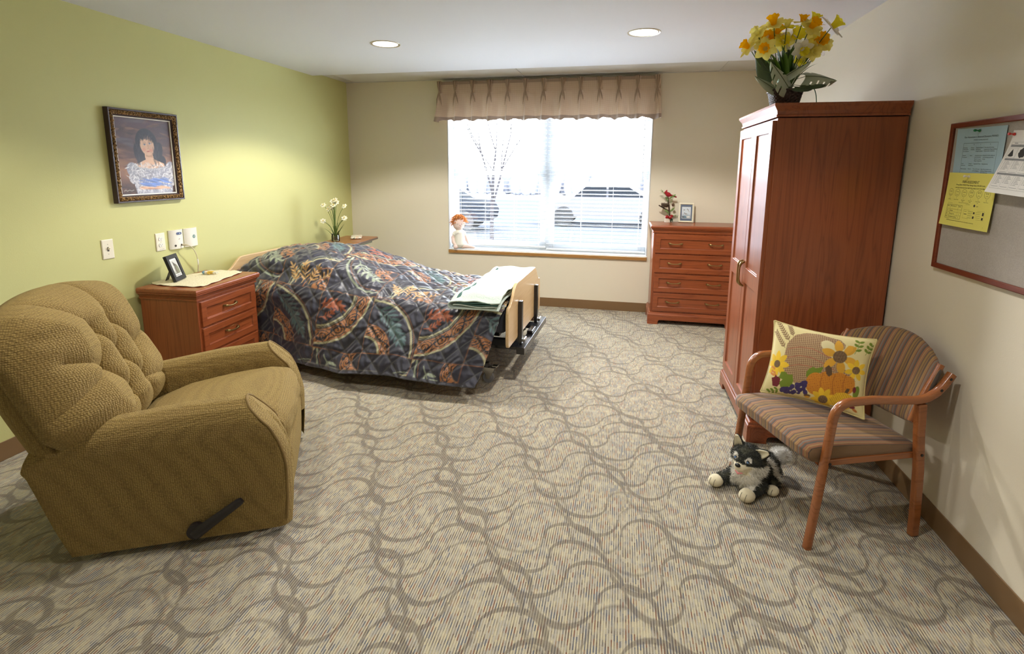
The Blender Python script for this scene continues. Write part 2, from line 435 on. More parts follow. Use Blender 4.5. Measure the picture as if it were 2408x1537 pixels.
# ------------------------------------------------------------------ outside
snow = plain('snow', rgb(244, 246, 250), 1, Specular_IOR_Level=0)
def gfn(u, v):
    x = -30 + 66 * u; y = .6 + 60 * v
    return (x, y, -.55 + .10 * math.sin(x * .7 + y * .3) + .04 * math.sin(x * 2.1))
g = MB().grid(gfn, 60, 50); g = g.build('snow_ground', snow); struct(g)
asph = MB().box(-28, 34, 8.4, 27, -.55, -.42).build('parking_lot', plain('slushy asphalt', rgb(64, 68, 76), 1, Specular_IOR_Level=0), smooth=False); struct(asph)
def car(label, loc, rz, body, group=None):
    r = thing('car', label, 'car', loc, rz, group)
    prof = [(-2.2, .35), (-2.25, .75), (-1.9, .95), (-1.3, 1.0), (-.75, 1.42), (.7, 1.45), (1.45, 1.0), (2.1, .88), (2.25, .6), (2.2, .35)]
    m = MB()
    def sec(u, v):
        k = u * (len(prof)); i = int(k) % len(prof); x, z = prof[i]
        yy = -.85 + 1.7 * v; e = abs(v - .5) * 2
        zz = z - (.16 * e ** 4 if z > .9 else .0); sc_ = 1 - .02 * e ** 4
        return (x * sc_, yy * (.86 if z > 1.2 else 1), zz)
    m.grid(sec, len(prof), 9, closeu=True)
    n = len(prof)
    m.add([sec(i / n, 0) for i in range(n)], [tuple(range(n))]); m.add([sec(i / n, 1) for i in range(n)], [tuple(range(n))])
    m.build('car_body', plain('car paint', body, .8, Specular_IOR_Level=.02), r, angle=30, bevel=.03)
    gm = plain('car glass', rgb(24, 27, 32), .8, Specular_IOR_Level=.02)
    for s in (-1, 1):
        w_ = MB(); w_.prism([(-1.05, 1.02), (-.68, 1.34), (-.02, 1.36), (-.02, 1.02)], .80 * s, .83 * s, lambda a, b_, d: (a, d, b_)); w_.build('car_window', gm, r, smooth=False)
        w_ = MB(); w_.prism([(.05, 1.02), (.05, 1.36), (.64, 1.37), (1.2, 1.02)], .80 * s, .83 * s, lambda a, b_, d: (a, d, b_)); w_.build('car_window', gm, r, smooth=False)
        for x in (-1.4, 1.4):
            q = MB(); q.M = Matrix.Translation((x, .80 * s, .34)) @ Matrix.Rotation(PI / 2, 4, 'X')
            q.lathe([(.08, -.09), (.30, -.09), (.34, -.05), (.34, .05), (.30, .09), (.08, .09)], 24); q.build('wheel', plain('tyre', rgb(20, 20, 22), .9), r)
    return r
car('dark car parked outside behind the left end of the window blind', (-3.0, 9.9, -.42), .05, rgb(24, 27, 33))
car('pale silver car parked outside, seen through the middle of the right blind', (2.6, 12.4, -.42), 0, rgb(80, 80, 86))
car('reddish car parked outside, seen at the right edge of the right blind', (7.6, 13.0, -.42), 0, rgb(88, 46, 48))
bark = plain('bark', rgb(44, 42, 44), 1, Specular_IOR_Level=0)
tree = thing('bare_tree', 'young bare tree outside, seen through the left window blind', 'tree', (.1, 6.2, -.6))
tt = MB()
def branch(p, d, L, r, dep):
    q = p + d * L * .5 + Vector((random.uniform(-.04, .04), random.uniform(-.04, .04), 0)); e = p + d * L
    tt.tube([p, q, e], [r, r * .8, r * .55], 6)
    if dep:
        for _ in range(3):
            nd = (d + Vector((random.uniform(-.7, .7), random.uniform(-.7, .7), random.uniform(.0, .5)))).normalized()
            branch(p + d * L * random.uniform(.45, 1), nd, L * .66, r * .5, dep - 1)
branch(Vector((0, 0, 0)), Vector((.02, 0, 1)).normalized(), 2.1, .055, 4)
tt.build('trunk', bark, tree)
lp = thing('light_pole', 'thin tall lamp post outside, seen through the left blind', 'lamp post', (-2.2, 8.6, -.6))
MB().tube([(0, 0, 0), (0, 0, 2.4), (0, 0, 6)], [.075, .065, .05], 10).build('pole', plain('pole paint', rgb(44, 48, 64), 1, Specular_IOR_Level=0), lp)
MB().box(-.12, .5, -.1, .1, 6.0, 6.12).build('lamp_head', plain('pole paint', rgb(70, 76, 96), .6), lp, bevel=.02)
hd = MB()
for i in range(170):
    x = -16 + i * .22 + random.uniform(-.1, .1); y = 34 + random.uniform(-2, 2); h = .8 + 1.1 * abs(math.sin(i * .37)) * random.random() + .3
    hd.ball((x, y, -.4 + h * .5), (.5, .5, h * .6), 8, 6)
h_ = hd.build('distant_hedgerow', plain('winter brush', rgb(96, 98, 106), 1, Specular_IOR_Level=0)); h_['kind'] = 'stuff'; h_['label'] = 'grey winter brush along the horizon outside the window'; h_['category'] = 'brush'

# ------------------------------------------------------------------ light
wd = bpy.data.worlds.new('overcast sky'); sc.world = wd; wd.use_nodes = True
bg = wd.node_tree.nodes['Background']; bg.inputs[0].default_value = (.84, .92, 1.0, 1); bg.inputs[1].default_value = SKY
po = bpy.data.lights.new('window_portal', 'AREA'); po.shape = 'RECTANGLE'; po.size = XR - XL; po.size_y = ZT - ZS; po.cycles.is_portal = True
pob = bpy.data.objects.new('window_portal', po); C.objects.link(pob); pob.location = ((XL + XR) / 2, TH + .03, (ZS + ZT) / 2); pob.rotation_euler = (-PI / 2, 0, 0)

trim_m = plain('downlight trim', rgb(200, 192, 172), .3, Metallic=.3)
def downlight(x, y, lab, power, seen=True):
    r = thing('downlight', lab, 'ceiling light', (x, y, H), 0, None)
    MB().lathe([(.098, -.001), (.108, -.004), (.110, .0), (.098, .0), (.092, -.002), (.092, -.0005)], 40, caps=False).build('trim_ring', trim_m, r)
    e = NT('lamp diffuser'); em = e.node('ShaderNodeEmission'); em.inputs[0].default_value = (1, .93, .80, 1); em.inputs[1].default_value = 4; e.link(em.outputs[0], e.out.inputs[0])
    MB().lathe([(.0, -.0012), (.05, -.0012), (.093, -.0010)], 40, caps=False).build('lamp', e.m, r)
    l = bpy.data.lights.new('downlight_spot', 'SPOT'); l.energy = power; l.color = WARM; l.spot_size = math.radians(SPOT); l.spot_blend = SBLEND; l.shadow_soft_size = .07
    lo = bpy.data.objects.new('downlight_spot', l); C.objects.link(lo); lo.location = (0, 0, -.02); lo.parent = r
    return r
downlight(1.317, -1.740, 'round recessed ceiling light nearer the green wall', P1)
downlight(3.176, -1.718, 'round recessed ceiling light nearer the wardrobe', P2)
for (x, y, p_) in HIDDEN:
    downlight(x, y, 'recessed ceiling light near the camera on the %s side of the room' % ('green wall' if x < 2 else 'corkboard'), p_)
# ------------------------------------------------------------------ cherry furniture
DK, LT = (104, 46, 22), (156, 82, 44)
wood_z = wood_mat('cherry veneer upright grain', 'z', DK, LT)
wood_x = wood_mat('cherry veneer cross grain', 'x', DK, LT)
wood_y = wood_mat('cherry veneer side grain', 'y', DK, LT)
brass = plain('antique brass', rgb(150, 128, 84), .32, Metallic=.9)
dark_in = plain('dark interior', rgb(28, 18, 12), .8)

def cells(xs, zs, rec, depth, t, y0):
    """front slab in xz facing -y with recessed cells"""
    m = MB(); nx, nz = len(xs) - 1, len(zs) - 1
    d = lambda i, k: y0 + (depth if (i, k) in rec else 0)
    inside = lambda i, k: 0 <= i < nx and 0 <= k < nz
    b = .004
    for i in range(nx):
        for k in range(nz):
            y = d(i, k); a0, a1, c0, c1 = xs[i], xs[i + 1], zs[k], zs[k + 1]
            if (i, k) in rec:
                m.add([(a0 + b, y, c0 + b), (a1 - b, y, c0 + b), (a1 - b, y, c1 - b), (a0 + b, y, c1 - b), (a0, y0, c0), (a1, y0, c0), (a1, y0, c1), (a0, y0, c1)],
                      [(0, 1, 2, 3), (4, 5, 1, 0), (5, 6, 2, 1), (6, 7, 3, 2), (7, 4, 0, 3)])
            else: m.add([(a0, y, c0), (a1, y, c0), (a1, y, c1), (a0, y, c1)], [(0, 1, 2, 3)])
    X0, X1, Z0, Z1 = xs[0], xs[-1], zs[0], zs[-1]; yb = y0 + t
    for i in range(nx):
        m.add([(xs[i], y0, Z0), (xs[i], yb, Z0), (xs[i + 1], yb, Z0), (xs[i + 1], y0, Z0)], [(0, 1, 2, 3)])
        m.add([(xs[i], y0, Z1), (xs[i + 1], y0, Z1), (xs[i + 1], yb, Z1), (xs[i], yb, Z1)], [(0, 1, 2, 3)])
    for k in range(nz):
        m.add([(X0, y0, zs[k]), (X0, y0, zs[k + 1]), (X0, yb, zs[k + 1]), (X0, yb, zs[k])], [(0, 1, 2, 3)])
        m.add([(X1, y0, zs[k]), (X1, yb, zs[k]), (X1, yb, zs[k + 1]), (X1, y0, zs[k + 1])], [(0, 1, 2, 3)])
    m.add([(X0, yb, Z0), (X0, yb, Z1), (X1, yb, Z1), (X1, yb, Z0)], [(0, 1, 2, 3)])
    return m
def weld(o):
    bm = bmesh.new(); bm.from_mesh(o.data); bmesh.ops.remove_doubles(bm, verts=bm.verts, dist=1e-5); bmesh.ops.recalc_face_normals(bm, faces=bm.faces); bm.to_mesh(o.data); bm.free(); return o
def shaker(name, x0, x1, z0, z1, y0, parent, mat_, fr=.052, mids=(), t=.02, dep=.010):
    zs = [z0, z0 + fr]
    rec = []
    for (a, c) in mids: zs += [a, c]
    zs += [z1 - fr, z1]; xs = [x0, x0 + fr, x1 - fr, x1]
    for k in range(1, len(zs) - 1, 2): rec.append((1, k))
    o = weld(cells(xs, zs, rec, dep, t, y0).build(name, mat_, parent, smooth=False, fix=False)); 
    bv = o.modifiers.new('Bevel', 'BEVEL'); bv.width = .0018; bv.segments = 1; bv.limit_method = 'ANGLE'; bv.angle_limit = math.radians(40)
    return o
def handle(parent, x, y, z, L=.125, vert=False, mat_=None):
    m = MB(); n = 17; pts = []; rad = []
    for i in range(n):
        u = -1 + 2 * i / (n - 1)
        bow = .026 * (1 - u ** 4) ** .5 if abs(u) < 1 else 0
        a = u * L / 2
        dz = -.008 * (1 - u * u)
        pts.append((x, y - bow, z + a) if vert else (x + a, y - bow, z + dz))
        e = abs(u); rad.append(.0046 + .0044 * sstep(.45, .85, e) - .003 * (e > .98))
    m.tube(pts, rad, 10)
    return m.build('handle', mat_ or brass, parent)
def bracket_base(root, x0, x1, y0, y1, hz, mat_f, sides=(1, 1, 1, 0), foot=.09):
    m = MB()
    def board(a0, a1, to3, foot):
        L = a1 - a0; r = .018; z0 = hz * .52
        pts = [(a0, 0), (a0 + foot, 0), (a0 + foot, z0 - r), (a0 + foot + r * .3, z0 - r * .3), (a0 + foot + r, z0), (a1 - foot - r, z0), (a1 - foot - r * .3, z0 - r * .3), (a1 - foot, z0 - r), (a1 - foot, 0), (a1, 0), (a1, hz), (a0, hz)]
        m.prism(pts, 0, .02, to3)
    board(x0, x1, lambda a, b_, d: (a, y0 + d, b_), foot)
    board(y0 + .0201, y1, lambda a, b_, d: (x0 + d, a, b_), foot * .85)
    board(y0 + .0201, y1, lambda a, b_, d: (x1 - d, a, b_), foot * .85)
    m.loft([(hz, 0), (hz + .012, 0), (hz + .018, -.006), (hz + .030, -.010), (hz + .034, -.018), (hz + .034, -.019)], x0, x1, y0, y1, sides)
    return m.build('base', mat_f, root, smooth=False, bevel=.002)
def top_board(root, x0, x1, y0, y1, z1, mat_, ov=.03, th=.028, corn=.045, sides=(1, 1, 1, 0)):
    z = z1
    m = MB()
    m.loft([(z - th, ov - .004), (z - th + .004, ov), (z - .010, ov), (z - .003, ov - .004), (z, ov - .010)], x0, x1, y0, y1, sides)
    t = m.build('top', mat_, root, smooth=False)
    m = MB()
    m.loft([(z - th - corn, .002), (z - th - corn, .008), (z - th - corn + .008, .008), (z - th - corn + .010, .004), (z - th - corn * .55, .007), (z - th - corn * .25, .018), (z - th - .006, .024), (z - th - .0002, .024)], x0, x1, y0, y1, sides)
    m.build('cornice', mat_, root, smooth=False)
    return t

# chest of drawers under the bird ornament (front faces the camera, -y)
ch = thing('chest_of_drawers', 'cherry chest of four wide drawers against the window wall, left of the wardrobe', 'chest', (3.7775, -.215, 0))
cx0, cx1, cy0, cy1 = -.388, .388, -.188, .200
chz = .975
MB().box(cx0, cx1, cy0 + .012, cy1, .115, chz - .074).build('body', wood_z, ch, smooth=False, bevel=.002)
top_board(ch, cx0, cx1, cy0 + .012, cy1, chz, wood_x)
bracket_base(ch, cx0 - .022, cx1 + .022, cy0 - .010, cy1, .085, wood_x, (1, 1, 1, 0), .10)
z = .128; dh = (chz - .082 - z) / 4
for i in range(4):
    d = shaker('drawer', cx0 + .022, cx1 - .022, z + i * dh + .006, z + (i + 1) * dh - .008, cy0, ch, wood_x, .043)
    for hx in (-.1825, .1825): handle(d, hx, cy0 + .010, z + (i + .5) * dh + .008, .125)

# wardrobe: front faces the green wall (-x). Local frame: front = -y, rotated -90 deg
wr = thing('wardrobe', 'tall cherry wardrobe with two panelled doors and a flower basket on top', 'wardrobe', (4.112, -2.170, 0), -PI / 2)
# local x -> world -y ; local -y -> world -x
hw_ = .383; wy0, wy1 = -.300, .304; wz = 1.833
MB().box(-hw_, hw_, wy0 + .020, wy1, .13, wz - .07).build('body', wood_z, wr, smooth=False, bevel=.002)
m = MB(); m.loft([(wz - .066, .001), (wz - .066, .010), (wz - .056, .010), (wz - .053, .006), (wz - .036, .009), (wz - .018, .022), (wz - .012, .026), (wz, .026)], -hw_, hw_, wy0 + .02, wy1, (1, 1, 1, 0)); m.build('cornice', wood_x, wr, smooth=False)
bracket_base(wr, -hw_ - .024, hw_ + .024, wy0 - .004, wy1, .085, wood_x, (1, 1, 1, 0), .10)
for s, lab in ((-1, 0), (1, 0)):
    x0, x1 = (-hw_ + .014, -.0015) if s < 0 else (.0015, hw_ - .014)
    d = shaker('door', x0, x1, .142, wz - .082, wy0, wr, wood_z, .058, [(.835, .925)], .02, .009)
    handle(d, s * .024, wy0, .885, .15, True)

# nightstand: front faces +x. Local front = -y, rotated +90 deg
ns = thing('nightstand', 'cherry nightstand with two drawers between the recliner and the bed', 'nightstand', (.262, -2.515, 0), PI / 2 + .045)
nx, ny0, ny1, nz = .281, -.205, .218, .735
MB().box(-nx, nx, ny0 + .012, ny1, .115, nz - .072).build('body', wood_z, ns, smooth=False, bevel=.002)
top_board(ns, -nx, nx, ny0 + .012, ny1, nz, wood_x, .026)
bracket_base(ns, -nx - .02, nx + .02, ny0 - .008, ny1, .085, wood_x, (1, 1, 1, 0), .09)
# three equal drawer rows
z = .128; dh = (nz - .080 - z) / 3
for i in range(3):
    d = shaker('drawer', -nx + .022, nx - .022, z + i * dh + .006, z + (i + 1) * dh - .008, ny0, ns, wood_x, .043)
    handle(d, 0, ny0 + .010, z + (i + .5) * dh + .008, .115)
# ------------------------------------------------------------------ hospital bed
bed = thing('hospital_bed', 'hospital bed with pale maple headboard and footboard and a black metal frame', 'bed', (.06, -2.05, 0), math.radians(-2.6))
maple = wood_mat('pale maple laminate', 'y', (206, 168, 116), (226, 196, 150), .32, .2)
black_metal = plain('black enamel', rgb(26, 26, 30), .3, Coat_Weight=.4)
chrome = metal('caster steel', rgb(200, 200, 196), .25)
def board(name, x0, x1, pts):
    m = MB(); m.prism(pts, x0, x1, lambda a, b_, d: (d, a, b_)); return m.build(name, maple, bed, smooth=True, bevel=.006, seg=3, angle=50)
def outline(a0, a1, zb, zs_, zt, sh0, sh1, r=.03):
    """board outline: shoulders with an ogee step up to the raised middle"""
    P = [(a0 + r, zb), (a1 - r, zb), (a1 - r * .3, zb + r * .3), (a1, zb + r), (a1, zs_ - .05), (a1 - .01, zs_ - .015), (a1 - .03, zs_)]
    n = 8
    for i in range(n + 1):
        u = i / n; P.append((sh1 + (a1 - .045 - sh1) * (1 - u) ** 1.0, zs_ + (zt - zs_) * (u * u * (3 - 2 * u))))
    for i in range(n + 1):
        u = i / n; P.append((sh0 + (a0 + .045 - sh0) * u, zt + (zs_ - zt) * (u * u * (3 - 2 * u))))
    P += [(a0 + .03, zs_), (a0 + .01, zs_ - .015), (a0, zs_ - .05), (a0, zb + r), (a0 + r * .3, zb + r * .3)]
    return P
board('headboard', .0, .022, outline(-.06, 1.03, .26, .700, .792, .14, .84))
board('footboard', 2.285, 2.307, outline(-.05, 1.01, .29, .575, .702, .20, .79))
MB().box(.03, 2.26, .045, .915, .36, .515).build('mattress', plain('mattress ticking', rgb(70, 72, 84), .8), bed, smooth=True, bevel=.035, seg=4)
fr = MB(); fr.box(.03, 2.27, .06, .10, .27, .32); fr.build('side_rail', black_metal, bed, smooth=False, bevel=.004)
fr = MB(); fr.box(.03, 2.27, .86, .90, .27, .32); fr.build('side_rail', black_metal, bed, smooth=False, bevel=.004)
fr = MB(); fr.box(.10, 2.20, .101, .859, .325, .352); fr.build('deck', black_metal, bed, smooth=False, bevel=.004)
MB().box(2.312, 2.372, .15, .97, .185, .235).build('foot_crossbar', black_metal, bed, smooth=False, bevel=.003)
MB().box(2.06, 2.311, .18, .30, .205, .228).build('frame_bracket', black_metal, bed, smooth=False, bevel=.003)
MB().box(2.06, 2.311, .70, .82, .205, .228).build('frame_bracket', black_metal, bed, smooth=False, bevel=.003)
for y in (.235, .775):
    MB().box(2.309, 2.337, y - .022, y + .022, .236, .56).build('footboard_post', black_metal, bed, smooth=False, bevel=.004)
    MB().tube([(2.345, y, .262), (2.345, y + .07, .262)], .012, 10).build('post_latch', chrome, bed)
MB().box(2.315, 2.36, .47, .60, .236, .262).build('crossbar_cover', black_metal, bed, smooth=False, bevel=.006)
def caster(x, y, lab=None):
    rt = MB(); rt.lathe([(.024, .118), (.030, .122), (.032, .135), (.026, .150), (.014, .154)], 18, (x, y, 0)); st = rt.build('caster_stem', black_metal, bed)
    fk = MB()
    for s in (-1, 1):
        fk.prism([(-.012, .035), (.012, .035), (.045, .100), (.050, .118), (-.028, .118), (-.024, .100)], y + s * .022 - .0015, y + s * .022 + .0015, lambda a, b_, d: (x + .02 + a, d, b_))
    fk.box(x - .01, x + .075, y - .0225, y + .0225, .1135, .118)
    fk.build('fork', chrome, st, smooth=False)
    w = MB(); w.M = Matrix.Translation((x + .02, y, .0405)) @ Matrix.Rotation(PI / 2, 4, 'X')
    w.lathe([(.010, -.015), (.026, -.016), (.030, -.013), (.038, -.013), (.0405, -.009), (.0405, .009), (.038, .013), (.030, .013), (.026, .016), (.010, .015)], 28)
    w.build('caster_wheel', plain('grey caster tyre', rgb(120, 122, 128), .5), st)
    bp = MB(); bp.box(x + .050, x + .090, y - .018, y + .018, .125, .133); bp.build('brake_pedal', chrome, st, smooth=False, bevel=.002)
for x, y in ((.16, .04), (.16, .90), (2.12, .035), (2.12, .90)):
    caster(x, y)
    MB().tube([(x, y, .154), (x - .03 * (1 if x > 1 else -1), y + (.05 if y < .5 else -.05), .275)], .016, 10).build('caster_leg', black_metal, bed)
wp = plain('white cotton sheet', rgb(238, 236, 232), .85)
def pillow_fn(u, v):
    a = u * 2 * PI; t = (v - .5) * PI
    x = math.copysign(abs(math.cos(t) * math.cos(a)) ** .55, math.cos(a)); y = math.copysign(abs(math.cos(t) * math.sin(a)) ** .55, math.sin(a))
    return (x * .25, y * .40, math.sin(t) * .085)
pl = MB(); pl.M = Matrix.Translation((.30, .50, .63)) @ Matrix.Rotation(-.25, 4, 'Y')
pl.grid(pillow_fn, 40, 16, closeu=True)
pw = pl.build('pillow', wp); tag(pw, 'white bed pillow under the dark quilted bedspread, at the headboard', 'pillow')
pw.location = bed.location; pw.rotation_euler = bed.rotation_euler
st = MB()
for (y0, y1) in ((.0, .10), (.88, .985)):
    pass

# ------------------------------------------------------------------ quilted bedspread
NU, NS = 430, 330
fz = [0, .03, .10, .22, .45, .62, .80, 1.0, 1.15, 1.35, 1.6, 2.3]
hz = [.16, .185, .235, .275, .300, .302, .285, .225, .165, .09, .03, .012]
us = np.linspace(0, 1, NU); ss = np.linspace(0, 1, NS)
base = .548
PT = np.zeros((NS, NU, 3)); SA = np.zeros((NS, NU)); UA = np.zeros((NS, NU))
for j, u in enumerate(us):
    f_top = .034 + u * (2.262 - .034)
    bump = float(np.interp(f_top, fz, hz))
    hem = float(np.interp(f_top, [0, .42, .62, 1.2, 2.1, 2.3], [-.085, -.10, -.20, -.315, -.315, -.27]))
    fold = .016 * math.sin(f_top * 11 + 1.0) + .010 * math.sin(f_top * 23)
    hemz = .108 + .012 * math.sin(f_top * 5)
    ed = base + bump * .30
    L = [(hem - fold * .5, hemz), (hem * .80 + fold * .6, hemz + .11), (hem * .52 + fold * .4, ed - .20), (-.085 + fold * .15, ed - .085), (-.052, ed - .030), (-.02, ed), (.03, base + bump * .42 + .006)]
    for l in np.linspace(.08, .90, 24):
        c = 1 - abs((l - .47) / .53) ** 2.6
        # pillow hump pulled slightly toward the middle, dip by the near edge
        wob = .004 * math.sin(f_top * 17 + l * 9) + .003 * math.sin(f_top * 31 - l * 23)
        L.append((l, base + .008 + bump * (.42 + .58 * max(c, 0)) + wob))
    edf = base + bump * .36
    L += [(.95, base + bump * .40 + .004), (.99, edf - .012), (1.015, edf - .06), (1.03, edf - .16), (1.05, .28), (1.06, .16)]
    L = np.array(L); seg = np.hypot(np.diff(L[:, 0]), np.diff(L[:, 1])); ar = np.concatenate([[0], np.cumsum(seg)])
    s = ss * ar[-1]
    lx = np.interp(s, ar, L[:, 0]); lz = np.interp(s, ar, L[:, 1])
    k = np.ones(9) / 9
    pad = lambda a: np.convolve(np.pad(a, 4, mode='reflect', reflect_type='odd'), k, 'valid')
    lx, lz = pad(lx), pad(lz)
    drop = np.clip((-.03 - lx) / .28, 0, 1)
    fm = 1 - .055 * drop * sstep(.55, 1, u)
    PT[:, j, 0] = f_top * fm; PT[:, j, 1] = lx; PT[:, j, 2] = lz; SA[:, j] = s; UA[:, j] = f_top
# normals for displacement
du = np.gradient(PT, axis=1); ds = np.gradient(PT, axis=0); nrm = np.cross(du, ds); nrm /= np.linalg.norm(nrm, axis=2, keepdims=True) + 1e-9
if nrm[NS // 2, NU // 2, 2] < 0: nrm = -nrm
q = .165
d1 = np.abs(((UA + SA * 1.0) / q) % 1 - .5) ; d2 = np.abs(((UA - SA * 1.0) / q) % 1 - .5)
dl = np.minimum(.5 - d1, .5 - d2) * q / 1.414
puff = .013 * (1 - np.exp(-dl / .016)) + .0045 * np.sin(UA * 60 + 4 * np.sin(SA * 19)) * np.sin(SA * 55 + 3 * np.sin(UA * 23)) * np.clip(dl / .02, 0, 1)
PT += nrm * (puff[:, :, None] - .004)
# print: repeating 2 x 2 block of tiles
T = .415
U0, S0 = Q_U0, Q_S0
X = ((UA - U0) % (2 * T)).ravel(); Y = ((SA - S0) % (2 * T)).ravel()
cv = Canvas(X, Y, rgb3(42, 43, 60)); cv.soft = .004
mot = (np.sin(UA * 9 + 3 * np.sin(SA * 7)) * np.sin(SA * 8 + 2 * np.sin(UA * 6))).ravel()
cv.c *= (1 + .12 * mot)[:, None]
NAVY = rgb3(37, 38, 52); CRM = rgb3(172, 168, 134); ORG = rgb3(164, 108, 66); RST = rgb3(158, 84, 54); TEAL = rgb3(78, 104, 108); GLD = rgb3(196, 154, 96); SAGE = rgb3(146, 156, 136)
def inside(ix, iy): return ((X >= ix * T) & (X < (ix + 1) * T) & (Y >= iy * T) & (Y < (iy + 1) * T)).astype(float)
def ringm(cx, cy, r0, r1):
    r = np.hypot(X - cx, Y - cy); return np.clip((r - r0) / cv.soft + .5, 0, 1) * np.clip((r1 - r) / cv.soft + .5, 0, 1)
def scroll(cx, cy, r0, r1, m):
    a = np.arctan2(Y - cy, X - cx) ; r = np.hypot(X - cx, Y - cy); rm = (r0 + r1) / 2; w = (r1 - r0) / 2
    t = a * rm / w * 1.1; v = (r - rm) / w
    cell = t % PI - PI / 2; sgn = np.where((np.floor(t / PI) % 2) == 0, 1, -1)
    vv = v * sgn
    d = np.hypot(cell * .62, vv - .15); spir = np.abs(((d * 2.6 - np.arctan2(vv - .15, cell) / (2 * PI)) % 1) - .5)
    mask = np.where((spir < .17) & (d < 1.0), 1.0, 0) + np.where(np.abs(v - .55 * np.sin(t)) < .13, 1.0, 0) + np.where(np.abs(np.abs(v) - .88 + .25 * np.cos(t * 2.7)) < .1, .8, 0)
    cv.fill(ringm(cx, cy, r0, r1) * m, ORG); cv.fill(np.clip(mask, 0, 1) * ringm(cx, cy, r0 + .004, r1 - .004) * m, NAVY)
def spray(x0, y0, ang, L, n, w, col, m, bend=.5, ll=.35):
    pts = []; x, y, a = x0, y0, ang
    for i in range(n + 1):
        pts.append((x, y)); x += L / n * math.cos(a); y += L / n * math.sin(a); a += bend / n
    cv.fill(cv.stroke(pts, .0035) * m, col)
    for i in range(1, n + 1):
        px_, py_ = pts[i]; aa = ang + bend * i / n; l = L * ll * (1 - .35 * i / n)
        for sg in (-1, 1): cv.fill(cv.leaf(px_, py_, px_ + l * math.cos(aa + sg * .75), py_ + l * math.sin(aa + sg * .75), w) * m, col)
    cv.fill(cv.leaf(pts[-1][0], pts[-1][1], pts[-1][0] + L * ll * math.cos(aa), pts[-1][1] + L * ll * math.sin(aa), w) * m, col)
def tileA(ix, iy):
    m = inside(ix, iy); cx, cy = ix * T, (iy + 1) * T
    spray(cx + .01, cy - .15, .95, .15, 4, .0075, RST, m, -1.2, .5); spray(cx + .02, cy - .10, .2, .15, 4, .0075, RST, m, -.6, .45); spray(cx + .02, cy - .2, .1, .10, 3, .007, RST, m, .8, .5)
    cv.fill(ringm(cx, cy, .255, .268) * m, CRM); cv.fill(ringm(cx, cy, .274, .278) * m, CRM * .8)
    scroll(cx, cy, .287, .378, m); cv.fill(ringm(cx, cy, .380, .394) * m, CRM)
def tileB(ix, iy):
    m = inside(ix, iy); cx, cy = ix * T, iy * T
    cv.fill(ringm(cx, cy, .375, .390) * m, CRM); cv.fill(ringm(cx, cy, .40, .4035) * m, ORG)
    spray(cx + .03, cy + .33, -.35, .24, 6, .009, TEAL, m, -.7, .42); spray(cx + .17, cy + .25, -1.1, .17, 5, .0095, TEAL, m, .3, .5); spray(cx + .24, cy + .16, -.4, .09, 4, .0085, TEAL, m, -1.0, .6)
    scroll(cx, cy - .02, .145, .225, m); cv.fill(ringm(cx, cy - .02, .128, .142) * m, CRM)
def tileC(ix, iy):
    m = inside(ix, iy); cx, cy = (ix + 1) * T, (iy + 1) * T
    cv.fill(ringm(cx, cy, .365, .380) * m, SAGE); cv.fill(ringm(cx, cy, .345, .3485) * m, ORG)
    spray(cx - .30, cy - .04, -1.0, .26, 5, .0105, SAGE, m, .7, .40)
    scroll(cx, cy - .05, .06, .15, m); cv.fill(ringm(cx - .42, cy, .0, .03) * m, CRM)
def tileD(ix, iy):
    m = inside(ix, iy); cx, cy = (ix + 1) * T, iy * T
    cv.fill(ringm(cx, cy, .29, .306) * m, CRM); cv.fill(ringm(cx, cy, .318, .324) * m, SAGE); cv.fill(ringm(cx, cy, .18, .186) * m, ORG)
    for k in range(5): spray(cx - .26 + k * .055, cy + .03, 1.9 - k * .32, .13 + .02 * (k % 2), 4, .0065, GLD, m, .5 - k * .2, .5)
    scroll(cx, cy, .0, .11, m)
tileA(0, 0); tileB(1, 0); tileC(0, 1); tileD(1, 1)
gl = np.minimum(np.minimum(X % T, T - X % T), np.minimum(Y % T, T - Y % T))
cv.fill(np.clip((.0022 - gl) / .003 + .5, 0, 1), ORG * .8)
stitch = np.clip((.0030 - dl.ravel()) / .003 + .5, 0, 1) * .35
cv.fill(stitch, rgb3(120, 120, 110))
hemm = (SA < .022).ravel() * 1.0; cv.fill(hemm, rgb3(58, 58, 70)); cv.fill(((SA > .024) & (SA < .027)).ravel() * .7, rgb3(110, 108, 100))
mb = MB(); mb.v = [tuple(p) for p in PT.reshape(-1, 3)]
mb.f = [(j * NU + i, j * NU + i + 1, (j + 1) * NU + i + 1, (j + 1) * NU + i) for j in range(NS - 1) for i in range(NU - 1)]; mb.mi = [0] * len(mb.f)
spread_m = vcol_mat('printed quilted cotton', .42, .15, 500, .35)
sp = mb.build('bedspread', spread_m, smooth=True, auto=False, fix=False, vcol=cv.c)
so_ = sp.modifiers.new('Solid', 'SOLIDIFY'); so_.thickness = .006; so_.offset = -1
sp.location = bed.location; sp.rotation_euler = bed.rotation_euler
tag(sp, 'navy quilted bedspread with copper scrolls and leaf sprays draped over the bed', 'bedspread')

